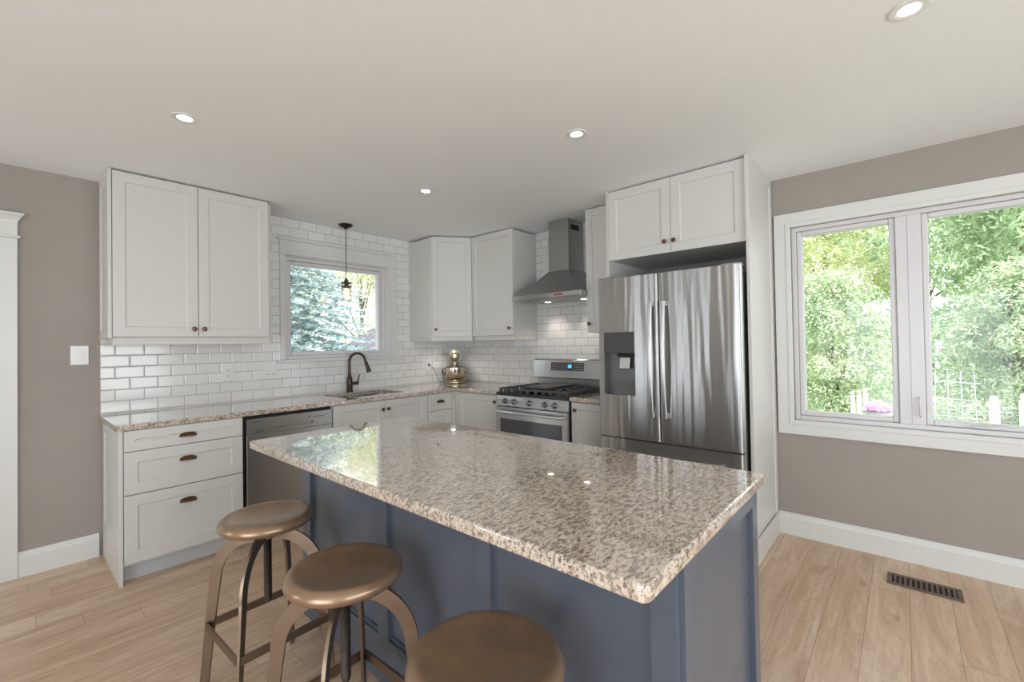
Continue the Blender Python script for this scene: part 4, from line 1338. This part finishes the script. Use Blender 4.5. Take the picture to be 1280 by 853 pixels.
obj('base', prism([(x*1.12-0.03, y*1.16) for x, y in bp], 0.0, 0.026, None, 0.006), 'champagne', mx, True)
col = new_bm(); rings = []
for (z, hx, hy, cx_) in ((0.026, 0.055, 0.065, -0.062), (0.08, 0.044, 0.055, -0.066), (0.16, 0.040, 0.050, -0.068), (0.225, 0.048, 0.052, -0.062), (0.255, 0.060, 0.050, -0.055)):
    rings.append([col.verts.new((cx_+hx*math.cos(2*PI*k/24), hy*math.sin(2*PI*k/24), z)) for k in range(24)])
for a, b_ in zip(rings, rings[1:]):
    for i in range(24):
        j = (i+1) % 24
        col.faces.new((a[i], a[j], b_[j], b_[i]))
col.faces.new(list(reversed(rings[0]))); col.faces.new(rings[-1])
bmesh.ops.recalc_face_normals(col, faces=col.faces)
obj('column', col, 'champagne', mx, True)
secs = [(-0.135, 0.292, 0, 0), (-0.13, 0.292, 0.022, 0.024), (-0.11, 0.292, 0.042, 0.044), (-0.06, 0.295, 0.056, 0.060), (0.02, 0.298, 0.062, 0.066), (0.10, 0.300, 0.064, 0.066), (0.15, 0.300, 0.062, 0.063), (0.175, 0.300, 0.054, 0.055), (0.192, 0.300, 0.036, 0.038), (0.199, 0.300, 0.018, 0.018), (0.200, 0.300, 0, 0)]
hd_ = obj('head', ellipsoid_rows(secs), 'champagne', mx, True)
hubm = lathe([(0, 0), (0.020, 0), (0.020, 0.010), (0.016, 0.014), (0, 0.014)], 20)
obj('hub_cap', hubm, 'chrome', hd_, True, Matrix.Translation((0.196, 0, 0.300)) @ Matrix.Rotation(PI/2, 4, 'Y'))
obj('band', lathe([(0.0645, -0.004), (0.0665, -0.004), (0.0665, 0.004), (0.0645, 0.004), (0.0645, -0.004)], 28), 'chrome', hd_, True, Matrix.Translation((0.11, 0, 0.300)) @ Matrix.Rotation(PI/2, 4, 'Y') @ Matrix.Scale(1.03, 4, (1, 0, 0)))
obj('beater_shaft', lathe([(0, 0.238), (0.016, 0.238), (0.016, 0.20), (0.008, 0.196), (0.008, 0.09), (0, 0.09)], 16, (0.085, 0, 0)), 'steel', mx, True)
bw = lathe([(0, 0.030), (0.052, 0.030), (0.052, 0.036), (0.082, 0.046), (0.100, 0.070), (0.110, 0.115), (0.109, 0.172), (0.112, 0.176), (0.110, 0.179), (0.104, 0.174), (0.103, 0.125), (0.094, 0.085), (0.074, 0.056), (0, 0.044)], 40, (0.085, 0, 0))
bo = obj('bowl', bw, 'copperbowl', mx, True)
bh = tube([(0.085, -0.106, 0.158), (0.085, -0.132, 0.155), (0.085, -0.140, 0.125), (0.085, -0.128, 0.095), (0.085, -0.101, 0.092)], 0.006, 10)
obj('bowl_handle', bh, 'darkbronze', bo, True)
for sg in (-1, 1): obj('bowl_pin', lathe([(0, 0), (0.009, 0), (0.009, 0.014), (0, 0.014)], 14), 'darkbronze', bo, True, Matrix.Translation((0.085, sg*0.105, 0.118)) @ Matrix.Rotation(-sg*PI/2, 4, 'X'))
# cord with plug
cd = tube([(-0.472, -0.03, 1.122), (-0.465, -0.06, 1.105), (-0.445, -0.085, 1.06), (-0.42, -0.10, 0.99), (-0.40, -0.11, 0.945), (-0.385, -0.125, 0.925), (-0.375, -0.14, 0.921), (-0.36, -0.145, 0.930), (-0.352, -0.13, 0.965), (-0.350, -0.115, 1.02), (-0.345, -0.105, 1.05), (-0.33, -0.10, 1.04), (-0.300, -0.115, 1.0)], 0.0032, 8)
tube([(-0.472, -0.0176, 1.122), (-0.472, -0.034, 1.122), (-0.468, -0.045, 1.116)], [0.012, 0.011, 0.005], 12, cd)
cdo = obj('power_cord', cd, 'cord', mx, True)
cdo.matrix_parent_inverse = (Matrix.Translation((-0.235, -0.185, T+0.0008)) @ Matrix.Rotation(MA, 4, 'Z')).inverted()

# ------------------------------------------------------------------ floor vent
fv = thing('floor_vent', 'dark bronze floor register set in the planks below the double window', 'vent', (-0.316, -4.034, 0.0))
W2, D2 = 0.150, 0.074
bm = new_bm()
add_box(bm, -D2, -D2+0.022, -W2, W2, 0.0005, 0.006, 0.0015); add_box(bm, D2-0.022, D2, -W2, W2, 0.0005, 0.006, 0.0015)
add_box(bm, -D2+0.022, D2-0.022, -W2, -W2+0.020, 0.0005, 0.006, 0.0015); add_box(bm, -D2+0.022, D2-0.022, W2-0.020, W2, 0.0005, 0.006, 0.0015)
obj('frame', bm, 'ventmetal', fv)
obj('backing', bx(-D2+0.02, D2-0.02, -W2+0.018, W2-0.018, 0.0004, 0.0012, 0), 'black', fv)
for k in range(12):
    yy = -W2+0.026 + k*0.0214
    bl = bx(-D2+0.022, D2-0.022, yy, yy+0.010, 0.0014, 0.005, 0.001)
    obj('louvre', bl, 'ventmetal', fv)

# ------------------------------------------------------------------ outdoors
struct('ground', bx(-9, 22, -14, 24, -0.50, -0.42, 0), 'lawn', label='lawn outside')
struct('trim_3', bx(-7.1, 0.55, 0.44, 0.55, 2.16, 2.4585, 0.002), 'soffit', label='white eave fascia above the sink window')

def leaf_cloud(n, sampler, size, rnd, aspect=0.6):
    """n bent leaf quads placed by sampler() -> (pos, normal-ish)"""
    vs, fs = [], []
    for _ in range(n):
        p, nrm = sampler()
        nrm = (nrm + Vector((rnd.gauss(0, .55), rnd.gauss(0, .55), rnd.gauss(0, .45)))).normalized()
        t = nrm.cross(Vector((rnd.gauss(0, 1), rnd.gauss(0, 1), rnd.gauss(0, 1)))).normalized()
        b_ = nrm.cross(t)
        s = size*rnd.uniform(0.6, 1.3)
        i = len(vs)
        vs += [p - t*s, p + b_*s*aspect*0.5 - nrm*s*0.12, p + t*s, p - b_*s*aspect*0.5 - nrm*s*0.12]
        fs += [(i, i+1, i+2, i+3)]
    return vs, fs
def mesh_obj(name, vs, fs, mat, parent=None):
    me = bpy.data.meshes.new(name)
    me.from_pydata([tuple(v) for v in vs], [], fs)
    me.materials.append(M[mat])
    o_ = bpy.data.objects.new(name, me); COL.objects.link(o_)
    if parent is not None: o_.parent = parent
    return o_

def broadleaf(name, label, cat, loc, rx, ry, zlo, zhi, mat, n, leaf, seed, group=None, trunk=True, lumps=26):
    rnd = random.Random(seed)
    t = thing(name, label, cat, loc, 0, group)
    blobs = []
    for k in range(lumps):
        a = rnd.uniform(0, 2*PI); zz = rnd.uniform(0, 1)
        prof = math.sin(PI*(0.12+0.80*zz))**0.6
        rad = rnd.uniform(0.25, 0.85)*prof
        blobs.append((Vector((rx*rad*math.cos(a), ry*rad*math.sin(a), zlo+(zhi-zlo)*zz)), rnd.uniform(0.22, 0.40)*min(rx, ry, (zhi-zlo)/2)*1.15))
    def samp():
        c_, r_ = rnd.choice(blobs)
        d_ = Vector((rnd.gauss(0, 1), rnd.gauss(0, 1), rnd.gauss(0.15, 1))).normalized()
        return c_ + d_*r_*rnd.uniform(0.72, 1.08), d_ + Vector((0, 0, 0.5))
    vs, fs = leaf_cloud(n, samp, leaf, rnd)
    mesh_obj('foliage', vs, fs, mat, t)
    tr = tube([(0, 0, -0.0), (0.04, 0.02, zlo+0.3*(zhi-zlo)), (0, 0, zlo+0.75*(zhi-zlo))], [0.11, 0.08, 0.03] if trunk else [0.04, 0.03, 0.015], 10)
    for k in range(7):
        c_, r_ = blobs[k]
        tube([(0.02, 0.01, max(0.1, c_.z*0.55)), tuple(c_*0.6 + Vector((0, 0, c_.z*0.3))), tuple(c_)], [0.035, 0.025, 0.01], 7, tr)
    obj('trunk', tr, 'bark', t)
    return t

def spruce(label, loc, h, rbase, seed):
    rnd = random.Random(seed)
    t = thing('spruce_tree', label, 'tree', loc)
    obj('trunk', tube([(0, 0, 0), (0, 0, h*0.5), (0, 0, h*0.99)], [0.16, 0.10, 0.01], 12), 'bark', t)
    vs, fs = [], []
    def spray(p, d_, s):
        d_ = d_.normalized()
        side = d_.cross(Vector((0, 0, 1))).normalized()
        up = side.cross(d_)
        for q in range(6):
            a = rnd.uniform(-0.9, 0.9)
            dd_ = (d_*math.cos(a) + side*math.sin(a) + up*rnd.uniform(-0.25, 0.5)).normalized()
            sd_ = dd_.cross(Vector((rnd.gauss(0, .3), rnd.gauss(0, .3), 1))).normalized()
            L_ = s*rnd.uniform(0.7, 1.3); w_ = s*0.16
            i = len(vs)
            vs.extend([p - sd_*w_*0.5, p + dd_*L_*0.6 - sd_*w_, p + dd_*L_, p + dd_*L_*0.6 + sd_*w_])
            fs.append((i, i+1, i+2, i+3))
    z = 0.25
    while z < h*0.98:
        f = 1 - z/h
        R_ = rbase*f**0.85
        nb = max(5, int(9 + 9*f))
        for k in range(nb):
            a = 2*PI*k/nb + rnd.uniform(-.25, .25)
            L_ = R_*rnd.uniform(0.82, 1.08)
            dv = Vector((math.cos(a), math.sin(a), 0))
            m_ = max(3, int(L_/0.095))
            for i in range(m_):
                s = (i+0.6)/m_
                p = dv*L_*s + Vector((0, 0, z - 0.30*L_*s*s + 0.14*L_*s**4))
                wdt = 0.30*L_*(1-s)**0.8
                for off in ((-1, 1) if s < 0.9 else (0,)):
                    pp = p + dv.cross(Vector((0, 0, 1)))*off*wdt*rnd.uniform(0.1, 1.0)
                    spray(pp, dv + dv.cross(Vector((0, 0, 1)))*off*0.8 + Vector((0, 0, -0.12)), 0.135)
        z += 0.15
    mesh_obj('foliage', vs, fs, 'spruce', t)
    return t
GZ = -0.42
spruce('blue spruce tree filling the left of the sink window', (-0.35, 5.4, GZ), 6.6, 3.25, 3)
G1 = 'leafy trees outside the sink window'
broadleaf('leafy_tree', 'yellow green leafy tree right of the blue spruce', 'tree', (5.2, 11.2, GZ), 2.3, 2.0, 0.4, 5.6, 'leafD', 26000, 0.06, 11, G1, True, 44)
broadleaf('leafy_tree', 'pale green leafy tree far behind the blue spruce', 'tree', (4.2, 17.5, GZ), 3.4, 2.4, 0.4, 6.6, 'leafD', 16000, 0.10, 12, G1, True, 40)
G2 = 'trees and shrubs outside the double window'
broadleaf('leafy_tree', 'yellow green tree at the top of the left casement', 'tree', (10.4, -2.5, GZ), 1.9, 1.65, 0.6, 6.2, 'leafA', 26000, 0.062, 21, G2, True, 44)
broadleaf('leafy_tree', 'fresh green maple at the top of the right casement', 'tree', (9.6, -5.75, GZ), 1.9, 1.55, 0.6, 6.2, 'leafB', 22000, 0.085, 22, G2, True, 44)
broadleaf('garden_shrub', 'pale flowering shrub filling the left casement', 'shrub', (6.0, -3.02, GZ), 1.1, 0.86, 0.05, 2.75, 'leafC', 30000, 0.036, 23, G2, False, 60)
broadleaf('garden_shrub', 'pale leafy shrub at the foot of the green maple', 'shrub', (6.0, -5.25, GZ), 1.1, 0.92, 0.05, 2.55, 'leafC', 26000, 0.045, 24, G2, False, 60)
broadleaf('leafy_tree', 'dark green tree far behind the shrubs', 'tree', (15.5, -4.6, GZ), 2.6, 5.0, 0.3, 8.2, 'leafB', 16000, 0.14, 25, G2, True, 60)

# picket posts
def picket(loc, h, w, label):
    poly = [(-w/2, 0), (w/2, 0), (w/2, h-0.09), (w/2-0.02, h-0.075), (w/2-0.02, h-0.06)]
    for k in range(9):
        a = -0.5 + (PI+1.0)*k/8
        poly.append((math.cos(a)*w*0.42, h-0.035+math.sin(a)*w*0.42))
    poly += [(-w/2+0.02, h-0.06), (-w/2+0.02, h-0.075), (-w/2, h-0.09)]
    bm = prism(poly, -0.012, 0.012)
    bm.transform(Matrix.Rotation(PI/2, 4, 'Z') @ Matrix.Rotation(PI/2, 4, 'X'))
    o_ = obj('fence_picket', bm, 'picket'); o_.location = loc
    tag(o_, label, 'picket', 'white fence pickets')
    return o_
picket((4.0, -4.752, GZ), 1.065, 0.085, 'white round-topped picket in the middle of the right casement')
picket((4.0, -4.985, GZ), 1.10, 0.085, 'white picket at the right edge of the right casement')
picket((4.0, -4.115, GZ), 1.08, 0.085, 'white picket at the left edge of the right casement')
for k, lab in enumerate(('leftmost of the three white pickets in the left casement', 'middle of the three white pickets in the left casement', 'right of the three white pickets in the left casement, beside pink flowers')):
    picket((4.0, -3.445-0.068*k, GZ), 1.06+0.02*k, 0.05, lab)

# wire fence and wire trellis
wf = new_bm()
y0, y1 = -5.4, -3.6
for k in range(12):
    z = GZ + 0.30 + k*0.058
    add_box(wf, 4.03, 4.034, y0, y1, z-0.002, z+0.002)
for k in range(26):
    y = y0 + (y1-y0)*k/25
    add_box(wf, 4.034, 4.037, y-0.0015, y+0.0015, GZ+0.02, GZ+0.95)
tag(obj('wire_fence', wf, 'wire'), 'thin wire mesh fence behind the pickets', 'fence')
tr = new_bm()
for (ya, yb) in ((-4.60, -4.22),):
    for k in range(4):
        y = ya+(yb-ya)*k/3
        tube([(3.7, y, GZ+0.001), (3.7, y+0.02*(1.5-k), GZ+1.36)], 0.0045, 6, tr)
    for k in range(4):
        z = GZ+0.62+k*0.2
        tube([(3.695, ya-0.02, z), (3.695, yb+0.02, z+0.02)], 0.0045, 6, tr)
tag(obj('wire_trellis', tr, 'wire'), 'loose wire plant cage at the lower left of the right casement', 'trellis')
# flower pot
fp = thing('flower_planter', 'grey planter of pink flowers at the foot of the left casement', 'planter', (3.7, -3.715, GZ))
obj('stand', lathe([(0, 0), (0.15, 0), (0.13, 0.03), (0.10, 0.05), (0.10, 0.62), (0, 0.62)], 20), 'pot', fp, True)
obj('pot', lathe([(0, 0.621), (0.10, 0.621), (0.14, 0.78), (0.15, 0.83), (0.13, 0.83), (0, 0.80)], 28), 'pot', fp, True)
rnd = random.Random(5)
def fs_():
    d_ = Vector((rnd.gauss(0, 1), rnd.gauss(0, 1), abs(rnd.gauss(0, .8)))).normalized()
    return Vector((0, 0, 0.86)) + Vector((d_.x*0.14, d_.y*0.13, d_.z*0.09)), d_
vs, fs = leaf_cloud(900, fs_, 0.028, rnd, 0.9)
mesh_obj('flowers', vs, fs, 'petal', fp)
# neighbour's roof low behind the spruce
nr = thing('garden_shed', 'low grey shed roof at the lower right of the sink window', 'shed', (3.75, 7.4, GZ))
obj('wall', bx(-0.9, 1.6, -0.5, 1.2, 0, 1.55, 0.01), 'soffit', nr)
rf = prism([(-1.0, 1.5), (0.35, 2.3), (1.7, 1.5), (1.7, 1.44), (0.35, 2.22), (-1.0, 1.44)], -1.3, 0.6)
rf.transform(Matrix.Rotation(PI/2, 4, 'X'))
obj('roof', rf, 'roof', nr)
